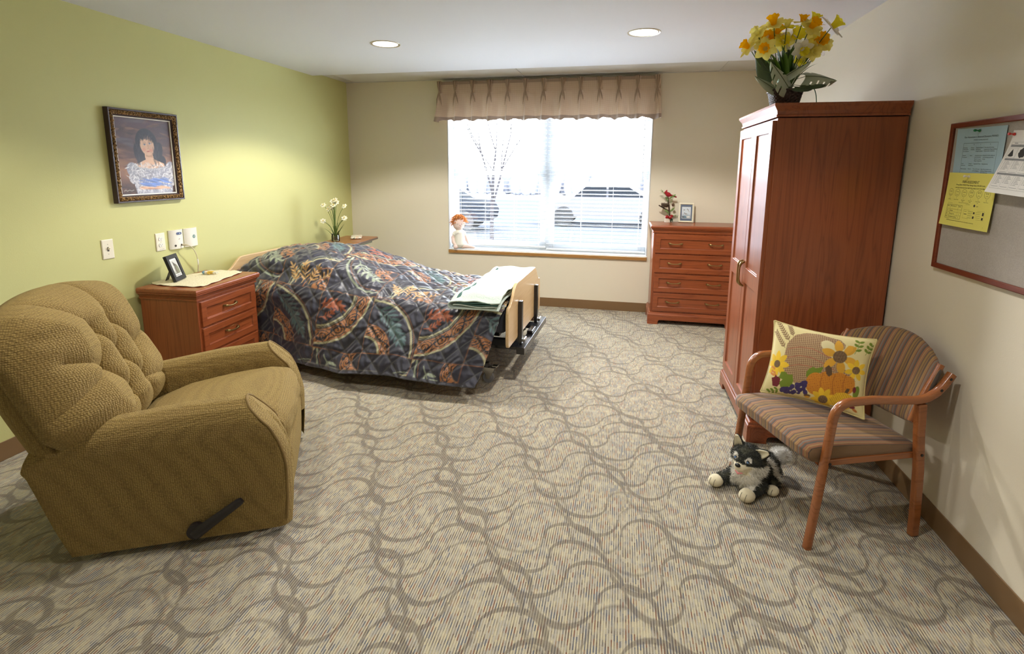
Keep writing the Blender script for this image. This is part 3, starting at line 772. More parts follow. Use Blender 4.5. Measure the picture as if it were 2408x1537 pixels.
# ------------------------------------------------------------------ folded sage blanket at the foot
bk = thing('folded_blanket', 'folded pale sage green quilted blanket lying at the foot of the bed', 'blanket', tuple(bed.location), bed.rotation_euler.z)
t = NT('sage quilted cotton'); v = t.coord(); n1 = t.noise(v, 26, 3, .6, .8); n2 = t.noise(v, 300, 2)
c_ = t.mix(t.math('MULTIPLY', n1.outputs[0], .35), rgb(206, 220, 212), rgb(178, 200, 188)); t.bsdf(c_, .9, t.bump(t.math('ADD', n1.outputs[0], t.math('MULTIPLY', n2.outputs[0], .3)), .9, .010), Sheen_Weight=.3); sage_m = t.m
green_dk = plain('dark green backing', rgb(66, 100, 92), .9)
x0, x1 = 1.915, 2.268
def zt_(x, y): return .607 + .012 * math.sin(y * 6) * .4 + .004 * math.sin(x * 40 + y * 22) + (-.030 * sstep(-.02, -.13, y) if y < 0 else 0)
# outer layer: wraps round the left fold, cover + underside
def outer(u, v):
    y = -.125 + 1.10 * v + .01 * math.sin(u * 9)
    n = u * 3
    x0_ = x0 + .012 * math.sin(y * 5)
    ztop = zt_(0, y) + .052
    zlow = zt_(0, y) - .002 + (.0)
    if n < 1.2:
        k = n / 1.2; x = x1 - (x1 - x0_ - .03) * k; z = ztop + .005 * math.sin(x * 34 + y * 7) + .003 * math.sin(y * 41 + x * 13)
        z -= .012 * (k > .85) * (k - .85) / .15
    elif n < 1.8:
        a = (n - 1.2) / .6 * PI; c0 = (ztop + zlow) / 2; r = (ztop - zlow) / 2
        x = x0_ + .03 - .03 * math.sin(a); z = c0 + r * math.cos(a) - .006 * (1 - (n - 1.2) / .6)
    else:
        k = (n - 1.8) / 1.2; x = x0_ + .03 + (x1 - x0_ - .04) * k; z = zlow + .002
    return (x, y, z)
ob = MB().grid(outer, 70, 90).build('outer_layer', sage_m, bk, smooth=True, auto=False, fix=False)
sm = ob.modifiers.new('Solid', 'SOLIDIFY'); sm.thickness = .007; sm.offset = 0
for k, (a, c_, mt) in enumerate(((.020, .0, sage_m), (.030, .02, green_dk), (.040, .01, green_dk))):
    def inner(u, v, a=a, c_=c_, k=k):
        y = -.118 + 1.085 * v; x = x0 + .022 + c_ + (x1 - x0 - .04 - c_) * u
        return (x, y, zt_(0, y) + a + .004 * math.sin(u * 8 + k) - .016 * math.sin(u * PI) * (.04 - a) / .04 * .3)
    o_ = MB().grid(inner, 30, 50).build('inner_layer', mt, bk, smooth=True, auto=False, fix=False)
    sm = o_.modifiers.new('Solid', 'SOLIDIFY'); sm.thickness = .005; sm.offset = 0

# ------------------------------------------------------------------ overbed table
ot = thing('overbed_table', 'wheeled overbed table with a wood-look top in the corner by the bed head', 'table', (.37, -.765, 0), .03)
ttop = wood_mat('table laminate', 'y', (128, 72, 36), (160, 100, 56), .35, .2)
m = MB(); pts = []
for (cx, cy, a0) in ((.155, .295, 0), (-.155, .295, 90), (-.155, -.295, 180), (.155, -.295, 270)):
    for k in range(6):
        a = math.radians(a0 + k * 18); pts.append((cx + .03 * math.cos(a), cy + .03 * math.sin(a)))
m.prism(pts, .750, .775, lambda a, b_, d: (a, b_, d)); m.build('table_top', ttop, ot, smooth=True, bevel=.003)
m = MB(); m.prism([(a * 1.012, b_ * 1.006) for a, b_ in pts], .752, .770, lambda a, b_, d: (a, b_, d)); m.build('edge_band', plain('grey brown edging', rgb(96, 82, 72), .4), ot, smooth=True, bevel=.003)
post_m = plain('hammered grey green enamel', rgb(122, 128, 112), .4, Metallic=.3)
MB().box(.085, .125, .06, .10, .36, .749).build('inner_post', post_m, ot, smooth=False, bevel=.004)
MB().box(.078, .132, .053, .107, .07, .55).build('outer_post', plain('cream enamel', rgb(196, 190, 168), .4), ot, smooth=False, bevel=.004)
MB().box(.03, .17, -.14, .20, .728, .7495).build('top_bracket', post_m, ot, smooth=False, bevel=.003)
MB().box(.07, .13, -.27, .30, .035, .068).build('floor_bar', post_m, ot, smooth=False, bevel=.006)
for y in (-.25, .28):
    w = MB(); w.M = Matrix.Translation((.10, y, .0175)) @ Matrix.Rotation(PI / 2, 4, 'Y'); w.lathe([(.004, -.012), (.0175, -.012), (.0175, .012), (.004, .012)], 18); w.build('wheel', plain('black caster', rgb(30, 30, 30), .5), ot)
# ------------------------------------------------------------------ recliner: local x = facing, y = toward the bed, z up; origin = near front bottom corner
RW = .86; TAPER = .08
rec = thing('recliner', 'olive tan tufted recliner armchair with a black side lever, beside the green wall', 'armchair', (1.763, -3.775, 0), math.radians(30.5))
def chenille():
    t = NT('olive chenille'); 
    v = t.coord((1, 1, 1)); n = t.noise(v, 7, 4, .65, .6); fine = t.noise(v, 260, 2)
    vo = t.node('ShaderNodeTexVoronoi'); vo.inputs['Scale'].default_value = 135; t.link(v, vo.inputs['Vector']); vo.inputs['Randomness'].default_value = .35
    c = t.mix(t.math('MULTIPLY', vo.outputs['Distance'], 1.15, clamp=True), rgb(170, 144, 80), rgb(102, 80, 40))
    c = t.mix(t.math('MULTIPLY', t.math('SUBTRACT', n.outputs[0], .38), 1.5, clamp=True), c, rgb(136, 110, 62))
    h = t.math('ADD', t.math('MULTIPLY', vo.outputs['Distance'], -1.0), t.math('MULTIPLY', fine.outputs[0], .4))
    t.bsdf(c, .88, t.bump(h, .75, .006), Sheen_Weight=.5, Sheen_Roughness=.45, Sheen_Tint=rgb(214, 190, 130)); return t.m
chen = chenille()
welt_m = plain('olive welt cord', rgb(132, 108, 62), .8)
black_pl = plain('black plastic lever', rgb(36, 32, 34), .35)
def ffront(z): return float(np.interp(z, [0, .15, .30, .36, .42, .48, .52, .56, .60], [.0, .015, .020, .012, -.004, -.030, -.065, -.100, -.125]))
def fback(z): return float(np.interp(z, [0, .15, .43, .50, .60], [-.745, -.79, -.862, -.85, -.82]))
def ztop(f): return float(np.interp(f, [-.86, -.77, -.6, -.33, -.12, .05], [.475, .515, .548, .580, .588, .585]))
def arm_fn(far):
    def fn(u, v):
        # v: 0 outer bottom -> 1 inner bottom ; cross-section
        prof_y = [.012, .004, .000, -.004, -.010, -.006, .016, .055, .098, .135, .152, .155, .150, .150]
        prof_z = [.030, .15, .27, .37, .46, .52, .562, .586, .588, .565, .520, .44, .34, .20]
        k = v * (len(prof_y) - 1)
        y = float(np.interp(k, range(len(prof_y)), prof_y)); z = float(np.interp(k, range(len(prof_z)), prof_z))
        x = fback(z) + (ffront(z) - fback(z)) * u
        zt = ztop(x); 
        if z > .38: z = .38 + (z - .38) * (zt - .38) / (.588 - .38)
        # round the front edge slightly inward
        e = max(0, (u - .955) / .045); y += (.075 - y) * .10 * e * e
        x -= 0
        y += TAPER * max(0, -x)
        return (x, RW - y if far else y, z)
    return fn
for far in (0, 1):
    m = MB(); fn = arm_fn(far); nu, nv = 44, 60
    m.grid(fn, nu, nv)
    # caps: fan over front and back
    fr_ = [fn(1, j / (nv - 1)) for j in range(nv)]; 
    cx = np.mean([p[1] for p in fr_])
    def cap(u, sgn):
        rings = []
        for r in (1.0, .8, .5, .2):
            ring = []
            for j in range(nv):
                p = fn(u, j / (nv - 1)); tp = TAPER * max(0, -p[0]); ymid = RW - .075 - tp if far else .075 + tp
                y = ymid + (p[1] - ymid) * r
                puff_ = sgn * .022 * (1 - r * r)
                ring.append((p[0] + puff_, y, p[2] - (1 - r) * .012))
            rings.append(ring)
        vs = [p for ring in rings for p in ring]; fs = []
        for a in range(len(rings) - 1):
            for j in range(nv - 1): fs.append((a * nv + j, a * nv + j + 1, (a + 1) * nv + j + 1, (a + 1) * nv + j))
        a = len(rings) - 1
        for j in range(nv // 2): 
            if a * nv + nv - 2 - j > a * nv + j + 1: fs.append((a * nv + j, a * nv + j + 1, a * nv + nv - 2 - j, a * nv + nv - 1 - j))
        m.add(vs, fs)
    cap(1, 1); cap(0, -1)
    o = m.build('arm', chen, rec, smooth=True, angle=70, fix=True)
    bm = bmesh.new(); bm.from_mesh(o.data); bmesh.ops.remove_doubles(bm, verts=bm.verts, dist=1e-4); bmesh.ops.recalc_face_normals(bm, faces=bm.faces); bm.to_mesh(o.data); bm.free()
    o.data.set_sharp_from_angle(angle=math.radians(70))
    pts = [Vector(fn(1, j / 47)) + Vector((.002, 0, 0)) for j in range(1, 40)]
    MB().tube(pts, .0052, 8).build('welting', welt_m, o)
# small gathers where the arm cover is pinched at the front
# seat cushion
def seat_fn(u, v):
    e = abs(v - .5) * 2
    prof = [(-.60, .40), (-.45, .452), (-.25, .478), (-.10, .484), (-.02, .466), (.018, .425), (.022, .375), (.008, .325), (-.02, .300)]
    k = u * (len(prof) - 1)
    # smooth interpolation
    x = float(np.interp(k, range(len(prof)), [p[0] for p in prof])); z = float(np.interp(k, range(len(prof)), [p[1] for p in prof]))
    ins = .138 + TAPER * max(0, -x); y = ins + (RW - 2 * ins) * v
    crown = .018 * (1 - e ** 2.5) - .012 * max(0, e - .8) / .2
    nx = sstep(.5, .75, u); x += crown * nx * 1.2 - .012 * e ** 6 * nx; z += crown * (1 - nx * .6)
    x += .004 * math.sin(y * 30 + z * 25) * nx
    return (x, y, z)
m = MB(); m.grid(seat_fn, 50, 40); o = m.build('seat_cushion', chen, rec, smooth=True, auto=False, sub=1)
sm = o.modifiers.new('Solid', 'SOLIDIFY'); sm.thickness = .03; sm.offset = -1
# footrest panel
def foot_fn(u, v):
    y = .110 + (RW - .22) * v; e = abs(v - .5) * 2; z = .062 + .275 * u
    bul = .040 * (1 - (2 * u - 1) ** 4) ** .5 * (1 - .55 * e ** 5) if abs(2 * u - 1) < 1 else 0
    return (-.012 + bul + .012 * u, y, z)
m = MB(); m.grid(foot_fn, 26, 36); o = m.build('footrest', chen, rec, smooth=True, auto=False, sub=1)
sm = o.modifiers.new('Solid', 'SOLIDIFY'); sm.thickness = .035; sm.offset = -1
# hidden carcass
MB().box(-.66, -.03, .165, RW - .165, .05, .30).build('carcass', plain('upholstery underside', rgb(60, 50, 34), .9), rec, smooth=False, bevel=.01)
# back: tufted pillow. s runs up the back, y across
B0 = np.array([-.700, .405]); B1 = np.array([-.930, .985]); BL = np.linalg.norm(B1 - B0); T_ = (B1 - B0) / BL; N_ = np.array([T_[1], -T_[0]])
btn = [(.33, .425), (.475, .425), (.25, .270), (.405, .270), (.56, .270), (.33, .115), (.475, .115)]
NB1, NB2 = 150, 150
vs = []
yy, s2 = np.meshgrid(np.linspace(-1, 1, NB2), np.linspace(0, 1, NB1))
Ysz = .390; 
# superellipse outline mapping keeps round shoulders
topround = (1 - .20 * np.clip((s2 - .62) / .38, 0, 1) ** 2.6) * (.62 + .38 * np.clip(s2 / .24, 0, 1) ** .8)
Yc = .405 + yy * Ysz * topround
dip = .05 * np.clip((s2 - .5) / .5, 0, 1) ** 2 * np.abs(yy) ** 2.2
Sc = s2 * BL - dip
edge = np.minimum(1 - np.abs(yy), np.minimum(s2 * 2.2 + .12, (1 - s2) * 1.6))
th = .185 * np.clip(edge / .42, 0, 1) ** .42
dmp = np.zeros_like(th)
for (by, bs) in btn:
    r = np.hypot(Yc - by, (Sc - bs)); dmp = np.maximum(dmp, np.exp(-(r / .045) ** 1.1))
def crease(a, b_, wdt=.016):
    ax, ay = a; bx, by = b_; ex, ey = bx - ax, by - ay; L2 = ex * ex + ey * ey
    t = np.clip(((Yc - ax) * ex + (Sc - ay) * ey) / L2, 0, 1); d = np.hypot(Yc - ax - t * ex, Sc - ay - t * ey)
    return np.exp(-(d / wdt) ** 1.2)
cr = np.zeros_like(th)
pairs = [(0, 2), (0, 3), (1, 3), (1, 4), (2, 5), (3, 5), (3, 6), (4, 6)]
for a, b_ in pairs: cr = np.maximum(cr, crease(btn[a], btn[b_]))
cr = np.maximum(cr, .95 * crease(btn[1], (.56, .72), .015)); cr = np.maximum(cr, .55 * crease(btn[0], (.20, .60), .022)); cr = np.maximum(cr, .6 * crease(btn[2], (.02, .20), .018)); cr = np.maximum(cr, .6 * crease(btn[2], (.10, .36), .02)); cr = np.maximum(cr, .7 * crease(btn[4], (.84, .33), .018)); cr = np.maximum(cr, .6 * crease(btn[6], (.80, .04), .018)); cr = np.maximum(cr, .6 * crease(btn[5], (.16, .0), .018)); cr = np.maximum(cr, .6 * crease(btn[5], (.40, -.06), .018)); cr = np.maximum(cr, .6 * crease(btn[6], (.56, -.06), .018))
wr_ = .006 * np.sin(Sc * 70 + 5 * np.sin(Yc * 9)) * np.clip((.27 - Yc) / .2, 0, 1) * np.clip((Sc - .35) / .2, 0, 1)
th2 = th * (1 - .34 * np.clip(cr * .8 + dmp * .75, 0, 1.15)) + wr_ * (th > .1)
Px = B0[0] + T_[0] * Sc + N_[0] * th2; Pz = B0[1] + T_[1] * Sc + N_[1] * th2
m = MB(); m.v = [tuple(p) for p in np.stack([Px, Yc, Pz], -1).reshape(-1, 3)]
m.f = [(j * NB2 + i, j * NB2 + i + 1, (j + 1) * NB2 + i + 1, (j + 1) * NB2 + i) for j in range(NB1 - 1) for i in range(NB2 - 1)]; m.mi = [0] * len(m.f)
bk_ = m.build('backrest', chen, rec, smooth=True, auto=False)
sm = bk_.modifiers.new('Solid', 'SOLIDIFY'); sm.thickness = .02; sm.offset = -1
for (by, bs) in btn:
    i = int((by - .405) / Ysz * NB2 / 2 + NB2 / 2); j = int(bs / BL * NB1)
    p = (float(Px[j, i]), by, float(Pz[j, i])); q = MB(); q.ball((p[0] + N_[0] * .004, p[1], p[2] + N_[1] * .004), (.010, .012, .010), 14, 8); q.build('button', chen, bk_)
# back shell behind the pillow
def shell_fn(u, v):
    s = .07 + u * (BL - .21); y = .05 + .71 * v; e = abs(v - .5) * 2
    tr = 1 - .30 * max(0, (u - .55) / .45) ** 2.2; y = .405 + (y - .405) * tr
    d = -.02 - .100 * (1 - e ** 14) * (1 - u ** 6)
    return (B0[0] + T_[0] * s + N_[0] * d, y, B0[1] + T_[1] * s + N_[1] * d)
m = MB(); m.grid(shell_fn, 30, 30); o = m.build('back_shell', chen, rec, smooth=True, auto=False)
sm = o.modifiers.new('Solid', 'SOLIDIFY'); sm.thickness = .015; sm.offset = 0
# lever on the near side
lv = MB(); a = Vector((-.322, .012, .072)); b_ = Vector((-.145, -.018, .200))
lv.tube([a + (a - b_).normalized() * .012, a, a + (b_ - a) * .3, b_ - (b_ - a).normalized() * .012, b_], [.011, .014, .012, .0095, .007], 14, flat=1.7, up=(0, 1, 0))
lv_o = lv.build('side_lever', black_pl, rec)
q = MB(); q.M = Matrix.Translation((-.322, .019, .082)) @ Matrix.Rotation(PI / 2, 4, 'X'); q.lathe([(.0, -.022), (.020, -.020), (.030, -.010), (.032, .012)], 24); q.build('lever_hub', black_pl, lv_o)
for x in (-.68, -.06):
    for y in (.075 + TAPER * -x, RW - .075 - TAPER * -x):
        MB().lathe([(.018, 0), (.020, .004), (.020, .030), (.014, .045)], 16, (x, y, 0)).build('foot_glide', plain('black foot', rgb(22, 22, 22), .5), rec)
# ------------------------------------------------------------------ armchair by the wardrobe. local x = toward the chair back, y = toward the window side
ac = thing('visitor_armchair', 'wooden-armed guest chair with striped seat and back, between wardrobe and corkboard', 'chair', (3.86, -3.392, 0), math.radians(21.2))
CW = .525
bent = wood_mat('bentwood beech stain', 'x', (118, 64, 30), (164, 98, 52), .25, .5)
def stripes():
    t = NT('striped upholstery')
    a = t.node('ShaderNodeAttribute', attribute_name='stripe'); x = a.outputs['Fac']
    f = t.math('FRACT', t.math('DIVIDE', x, .088))
    seq = [(0, (112, 84, 58)), (.05, (150, 118, 66)), (.13, (122, 92, 62)), (.17, (80, 72, 66)), (.20, (150, 104, 72)), (.30, (168, 140, 84)), (.33, (150, 100, 70)), (.42, (84, 76, 70)), (.46, (90, 82, 76)), (.52, (140, 90, 66)), (.58, (110, 120, 116)), (.63, (146, 96, 70)), (.67, (84, 74, 66)), (.70, (156, 112, 70)), (.80, (164, 134, 80)), (.84, (120, 84, 60)), (.88, (86, 76, 70)), (.93, (142, 108, 66))]
    c = t.ramp(f, [(p, rgb(*k)) for p, k in seq], 'CONSTANT')
    n = t.noise(t.coord(), 500, 2); c = t.mix(t.math('MULTIPLY', n.outputs[0], .25), c, rgb(90, 76, 60))
    t.bsdf(c, .8, t.bump(n.outputs[0], .25, .002), Sheen_Weight=.2); return t.m
stripe_m = stripes()
def add_stripe(o, fn):
    a = o.data.attributes.new('stripe', 'FLOAT', 'POINT'); a.data.foreach_set('value', np.array([fn(v.co) for v in o.data.vertices], np.float32))
def frame_side(y0):
    """leg-arm bentwood loop: front leg, arm, and its upswept tail"""
    P = [(.0, 0), (.022, .22), (.040, .42), (.050, .545)]
    c = (.118, .545)
    for k in range(1, 9):
        a = PI - k * PI / 2 / 8 * .97; P.append((c[0] + .066 * math.cos(a), .552 + .066 * math.sin(a) + .0))
    P += [(.22, .621), (.33, .612), (.42, .606), (.468, .612), (.505, .632), (.533, .660), (.558, .694), (.566, .706)]
    # smooth resample
    P = np.array(P); ar = np.concatenate([[0], np.cumsum(np.hypot(*np.diff(P, axis=0).T))]); s = np.linspace(0, ar[-1], 60)
    X = np.interp(s, ar, P[:, 0]); Z = np.interp(s, ar, P[:, 1])
    pts = []
    for i, (x, z) in enumerate(zip(X, Z)):
        y = y0 + (.0 if x < .44 else (.0)); pts.append((x, y, z))
    m = MB(); vs = []; n = len(pts); half = .0155; th = .0145
    sec = []
    for k in range(16):
        a = 2 * PI * k / 16; ca, sa = math.cos(a), math.sin(a)
        sec.append((math.copysign(abs(ca) ** .6, ca), math.copysign(abs(sa) ** .6, sa)))
    for i in range(n):
        p = Vector(pts[i]); d = (Vector(pts[min(i + 1, n - 1)]) - Vector(pts[max(i - 1, 0)])).normalized(); nn = Vector((-d.z, 0, d.x))
        for a, b_ in sec: vs.append(p + nn * (a * half) + Vector((0, 1, 0)) * (b_ * th))
    fs = [(i * 16 + k, i * 16 + (k + 1) % 16, (i + 1) * 16 + (k + 1) % 16, (i + 1) * 16 + k) for i in range(n - 1) for k in range(16)]
    fs += [tuple(reversed(range(16))), tuple(range((n - 1) * 16, n * 16))]
    m.add(vs, fs); return m
screw = plain('dark bolt head', rgb(20, 18, 16), .4)
for y0, s in ((0, -1), (CW, 1)):
    o = frame_side(y0).build('arm_and_front_leg', bent, ac, smooth=True, angle=50)
    for (x, z) in ((.048, .372 if s < 0 else .372), (.548, .690), (.512, .646)):
        q = MB(); q.M = Matrix.Translation((x, y0 + s * .0150, z)) @ Matrix.Rotation(PI / 2, 4, 'X'); q.lathe([(.0, -.001), (.0055, -.001), (.006, .001), (.0, .001)], 14); q.build('bolt', screw, o)
    m = MB()
    prof = [(.478, 0), (.474, .12), (.458, .32), (.436, .46), (.425, .575), (.440, .60), (.478, .60)]
    L = [(.4745 + .0, 0), (.470, .10), (.455, .30), (.433, .46), (.420, .590)]; Rr = [(.512, 0), (.508, .10), (.493, .30), (.471, .46), (.462, .590)]
    m.prism(L + Rr[::-1], y0 - .013, y0 + .013, lambda a, b_, d: (a, d, b_)); o = m.build('rear_leg', bent, ac, smooth=False, bevel=.006, seg=3)
    q = MB(); q.M = Matrix.Translation((.466, y0 + s * .0140, .372)) @ Matrix.Rotation(PI / 2, 4, 'X'); q.lathe([(.0, -.001), (.0055, -.001), (.006, .001), (.0, .001)], 14); q.build('bolt', screw, o)
    # inner back stile beside the upholstered back
    m = MB(); yi = y0 - s * .030
    m.tube([(.440, yi, .50), (.462, yi, .565), (.495, yi, .640), (.532, yi, .708), (.545, yi, .735)], .0135, 14, flat=.85, up=(0, 1, 0)); m.build('back_stile', bent, ac, smooth=True, angle=50)
    MB().box(.05, .46, y0 - s * .016 - .010, y0 - s * .016 + .010, .350, .376).build('seat_rail', bent, ac, smooth=False, bevel=.003)
# seat: thick front, sloping back
def seat2(u, v):
    y = .014 + (CW - .028) * v; e = abs(v - .5) * 2
    P = [(.47, .340), (.25, .352), (.04, .352), (-.012, .362), (-.040, .385), (-.044, .415), (-.022, .436), (.03, .443), (.16, .438), (.32, .424), (.45, .408), (.485, .392), (.488, .362), (.47, .340)]
    k = u * (len(P) - 1); x = float(np.interp(k, range(len(P)), [p[0] for p in P])); z = float(np.interp(k, range(len(P)), [p[1] for p in P]))
    zc = .392; z = zc + (z - zc) * (1 - .30 * e ** 8) + (.010 * (1 - e ** 2) if z > zc else 0)
    if x < 0: x *= (1 - .5 * e ** 10)
    return (x, y, z)
m = MB(); m.grid(seat2, 66, 40)
for v in (0, 1): m.add([seat2(i / 65, v) for i in range(65)], [tuple(range(65))])
so2 = m.build('seat', stripe_m, ac, smooth=True, angle=60)
bm = bmesh.new(); bm.from_mesh(so2.data); bmesh.ops.remove_doubles(bm, verts=bm.verts, dist=1e-5); bmesh.ops.recalc_face_normals(bm, faces=bm.faces); bm.to_mesh(so2.data); bm.free()
add_stripe(so2, lambda c: c.y + .35 * max(0, c.x) * 0 + c.x * .0)
# back: curved padded panel with arched top and bottom
def back2(side):
    def fn(u, v):
        y = .016 + (CW - .032) * u; e = abs(u - .5) * 2
        zt = .805 - .085 * e ** 2.0; zb = .492 + .028 * e ** 2 - .03
        z = zb + (zt - zb) * v; w = abs(v - .5) * 2
        cx = .452 + (z - .50) * .36 + .050 * (1 - e ** 2)
        th = .024 * (1 - w ** 4) ** .5 * (1 - .5 * e ** 6) if w < 1 else 0
        return (cx - th if side else cx + th * .6 + .004, y, z)
    return fn
m = MB(); m.grid(back2(1), 60, 40); m.grid(back2(0), 60, 40)
bo = m.build('backrest', stripe_m, ac, smooth=True, angle=70)
bm = bmesh.new(); bm.from_mesh(bo.data); bmesh.ops.remove_doubles(bm, verts=bm.verts, dist=.0045); bmesh.ops.holes_fill(bm, edges=bm.edges); bmesh.ops.recalc_face_normals(bm, faces=bm.faces); bm.to_mesh(bo.data); bm.free()
add_stripe(bo, lambda c: c.y)

# ------------------------------------------------------------------ harvest cushion
cu = thing('throw_cushion', 'cream autumn cushion with a pumpkin, sunflowers and grapes, on the striped chair', 'cushion', tuple(ac.location), ac.rotation_euler.z)
NC = 210
A_ = np.linspace(-1, 1, NC)
UU, VV = np.meshgrid(A_, A_)
def pillow_pts(sgn):
    pin = 1 - .085 * (1 - VV ** 2) * np.abs(UU) ** 6; pin2 = 1 - .10 * (1 - UU ** 2) * np.abs(VV) ** 6
    x = UU * .205 * pin; y = VV * .175 * pin2
    t = np.clip((1 - UU ** 2), 0, 1) ** .55 * np.clip((1 - VV ** 2), 0, 1) ** .55
    z = sgn * (.068 * t + .003 * np.sin(UU * 7 + 2 * VV) * t)
    return x, y, z
# design drawn in the pattern maker's sheet units
cx_ = [ (225, 125), (1625, 305), (1605, 1470), (60, 1200) ]
fu = (UU + 1) / 2; fv = (1 - VV) / 2
DX = ((cx_[0][0] * (1 - fu) + cx_[1][0] * fu) * (1 - fv) + (cx_[3][0] * (1 - fu) + cx_[2][0] * fu) * fv).ravel()
DY = ((cx_[0][1] * (1 - fu) + cx_[1][1] * fu) * (1 - fv) + (cx_[3][1] * (1 - fu) + cx_[2][1] * fu) * fv).ravel()
cv = Canvas(DX, DY, rgb3(222, 208, 152)); cv.soft = 7
weave = .04 * np.sin(DX * .35) * np.sin(DY * .35); cv.c *= (1 + weave)[:, None]
YEL = rgb3(238, 196, 44); YEL2 = rgb3(222, 166, 50); GRN = rgb3(112, 134, 34); PUR = rgb3(62, 48, 98); BRN = rgb3(96, 72, 46); TAN = rgb3(166, 134, 98); ORA = rgb3(206, 134, 36); BUR = rgb3(112, 30, 40); DBR = rgb3(126, 92, 62)
def sprig(pts, n, L, w, col, ang=.7):
    P = np.array(pts, float); cv.fill(cv.stroke([tuple(p) for p in P], 4), col)
    ar = np.concatenate([[0], np.cumsum(np.hypot(*np.diff(P, axis=0).T))])
    for k in range(n):
        s = ar[-1] * (k + .3) / n; x = np.interp(s, ar, P[:, 0]); y = np.interp(s, ar, P[:, 1]); a = math.atan2(*(P[-1] - P[0])[::-1])
        for sg in (-1, 1): cv.fill(cv.leaf(x, y, x + L * math.cos(a + PI + sg * ang), y + L * math.sin(a + PI + sg * ang), w), col)
sprig([(300, 140), (390, 310), (480, 440)], 9, 62, 9, DBR); sprig([(255, 300), (330, 420), (420, 545)], 8, 60, 9, DBR); sprig([(470, 180), (500, 270), (530, 360)], 6, 55, 9, DBR)
sprig([(1420, 360), (1415, 470), (1380, 560)], 3, 75, 20, GRN, 1.0); sprig([(1600, 400), (1560, 480), (1530, 560)], 3, 70, 20, GRN, 1.0)
horn = [(400, 1000), (420, 640), (450, 480), (560, 340), (720, 285), (900, 285), (1050, 330), (1180, 360), (1250, 430), (1250, 500), (1180, 530), (1120, 500), (1100, 430), (1000, 400), (930, 420), (940, 490), (1080, 640), (1250, 790), (1370, 830), (1440, 960), (1300, 1100), (760, 1060), (600, 1050)]
hm = cv.poly(horn); plaid = (.5 + .28 * np.sign(np.sin(DX * .22)) * .5 + .28 * np.sign(np.sin(DY * .22)) * .5)
cv.fill(hm, TAN); cv.fill(hm * (plaid > .6), rgb3(190, 164, 122)); cv.fill(hm * (plaid < .4), rgb3(128, 92, 72))
for dy in (0, 130, 260): cv.fill(hm * cv.stroke([(470, 560 + dy), (640, 520 + dy), (820, 540 + dy), (1000, 620 + dy), (1150, 700 + dy)], 4), rgb3(176, 96, 70))
cv.fill(cv.ell(1020, 470, 95, 75, .5), rgb3(226, 214, 166))
def sunfl(x, y, r, rc, n, col, a0=0, sq=1):
    for k in range(n):
        a = a0 + k * 2 * PI / n; cv.fill(cv.leaf(x + rc * .5 * math.cos(a), y + rc * .5 * math.sin(a) * sq, x + r * math.cos(a), y + r * math.sin(a) * sq, r * .22), col * (1 - .10 * (k % 2)))
    mm = cv.ell(x, y, rc, rc); cv.fill(mm, BRN); cv.fill(mm * (np.sin(DX * .3) * np.sin(DY * .3) > .2), rgb3(150, 122, 86))
sunfl(1195, 625, 260, 92, 6, YEL2, .35); sunfl(1430, 800, 160, 55, 7, YEL, .2); sunfl(305, 785, 200, 55, 8, YEL, .1)
cv.fill(cv.poly([(1240, 520), (1290, 440), (1350, 440), (1350, 520), (1280, 580)]), YEL2)
for (x, y) in ((225, 830), (260, 850), (230, 890), (270, 910), (245, 940), (290, 950), (215, 925)): cv.fill(cv.ell(x, y, 26, 16, .7), rgb3(214, 136, 66))
cv.fill(cv.poly([(225, 990), (270, 980), (300, 945), (330, 975), (385, 965), (370, 1030), (385, 1060), (330, 1120), (250, 1110), (240, 1050)]), BUR)
cv.fill(cv.poly([(385, 900), (450, 895), (500, 940), (560, 930), (580, 1020), (560, 1080), (490, 1130), (380, 1120), (360, 1060), (410, 1010), (350, 985)]), GRN)
cv.fill(cv.poly([(760, 880), (790, 840), (850, 800), (890, 820), (990, 795), (970, 870), (900, 900), (860, 940), (780, 965), (755, 930)]), GRN)
for (x, y, rx, ry) in ((900, 1040, 140, 160), (1060, 1030, 150, 180), (1220, 1020, 160, 165), (1340, 1020, 100, 130), (1100, 1090, 260, 130)):
    pm = cv.ell(x, y, rx, ry); cv.fill(pm, ORA); cv.fill(pm * ((np.sin(DX * .25) > .4) & (np.sin(DY * .25) > .4)), rgb3(160, 84, 24))
for x in (985, 1150, 1290): cv.fill(cv.stroke([(x + 10, 880), (x - 15, 1000), (x, 1160)], 5), rgb3(168, 98, 30))
cv.fill(cv.poly([(1020, 800), (1060, 760), (1105, 800), (1120, 890), (1080, 925), (1040, 890)]), BRN)
cv.fill(cv.poly([(1305, 1140), (1330, 1070), (1380, 1070), (1350, 1140)]), BRN)
cv.fill(cv.ell(1470, 1110, 45, 90, .2), GRN); cv.fill(cv.ell(1440, 1080, 25, 45), BUR)
for i in range(34):
    a = random.random(); x = 400 + 370 * a; w_ = 30 + 85 * a; y = 1175 - 55 * a + random.uniform(-w_, w_) * .95
    cv.fill(cv.ell(x, y, 34, 34), PUR * random.uniform(.8, 1.25))
for (x, y) in ((540, 1170), (590, 1140), (640, 1180), (700, 1100)): cv.fill(cv.ell(x, y, 11, 11), rgb3(200, 190, 150))
sprig([(190, 1200), (290, 1185), (380, 1150)], 3, 75, 18, GRN, .8)
sunfl(1020, 1265, 185, 68, 9, YEL, .3)
cm = cv.poly([(1110, 1240), (1200, 1140), (1330, 1130), (1440, 1180), (1480, 1300), (1340, 1390), (1240, 1370), (1150, 1330)]); cv.fill(cm, YEL * .95); cv.fill(cm * (np.sin(DX * .2 + DY * .1) * np.sin(DY * .22) > .3), rgb3(186, 130, 40))
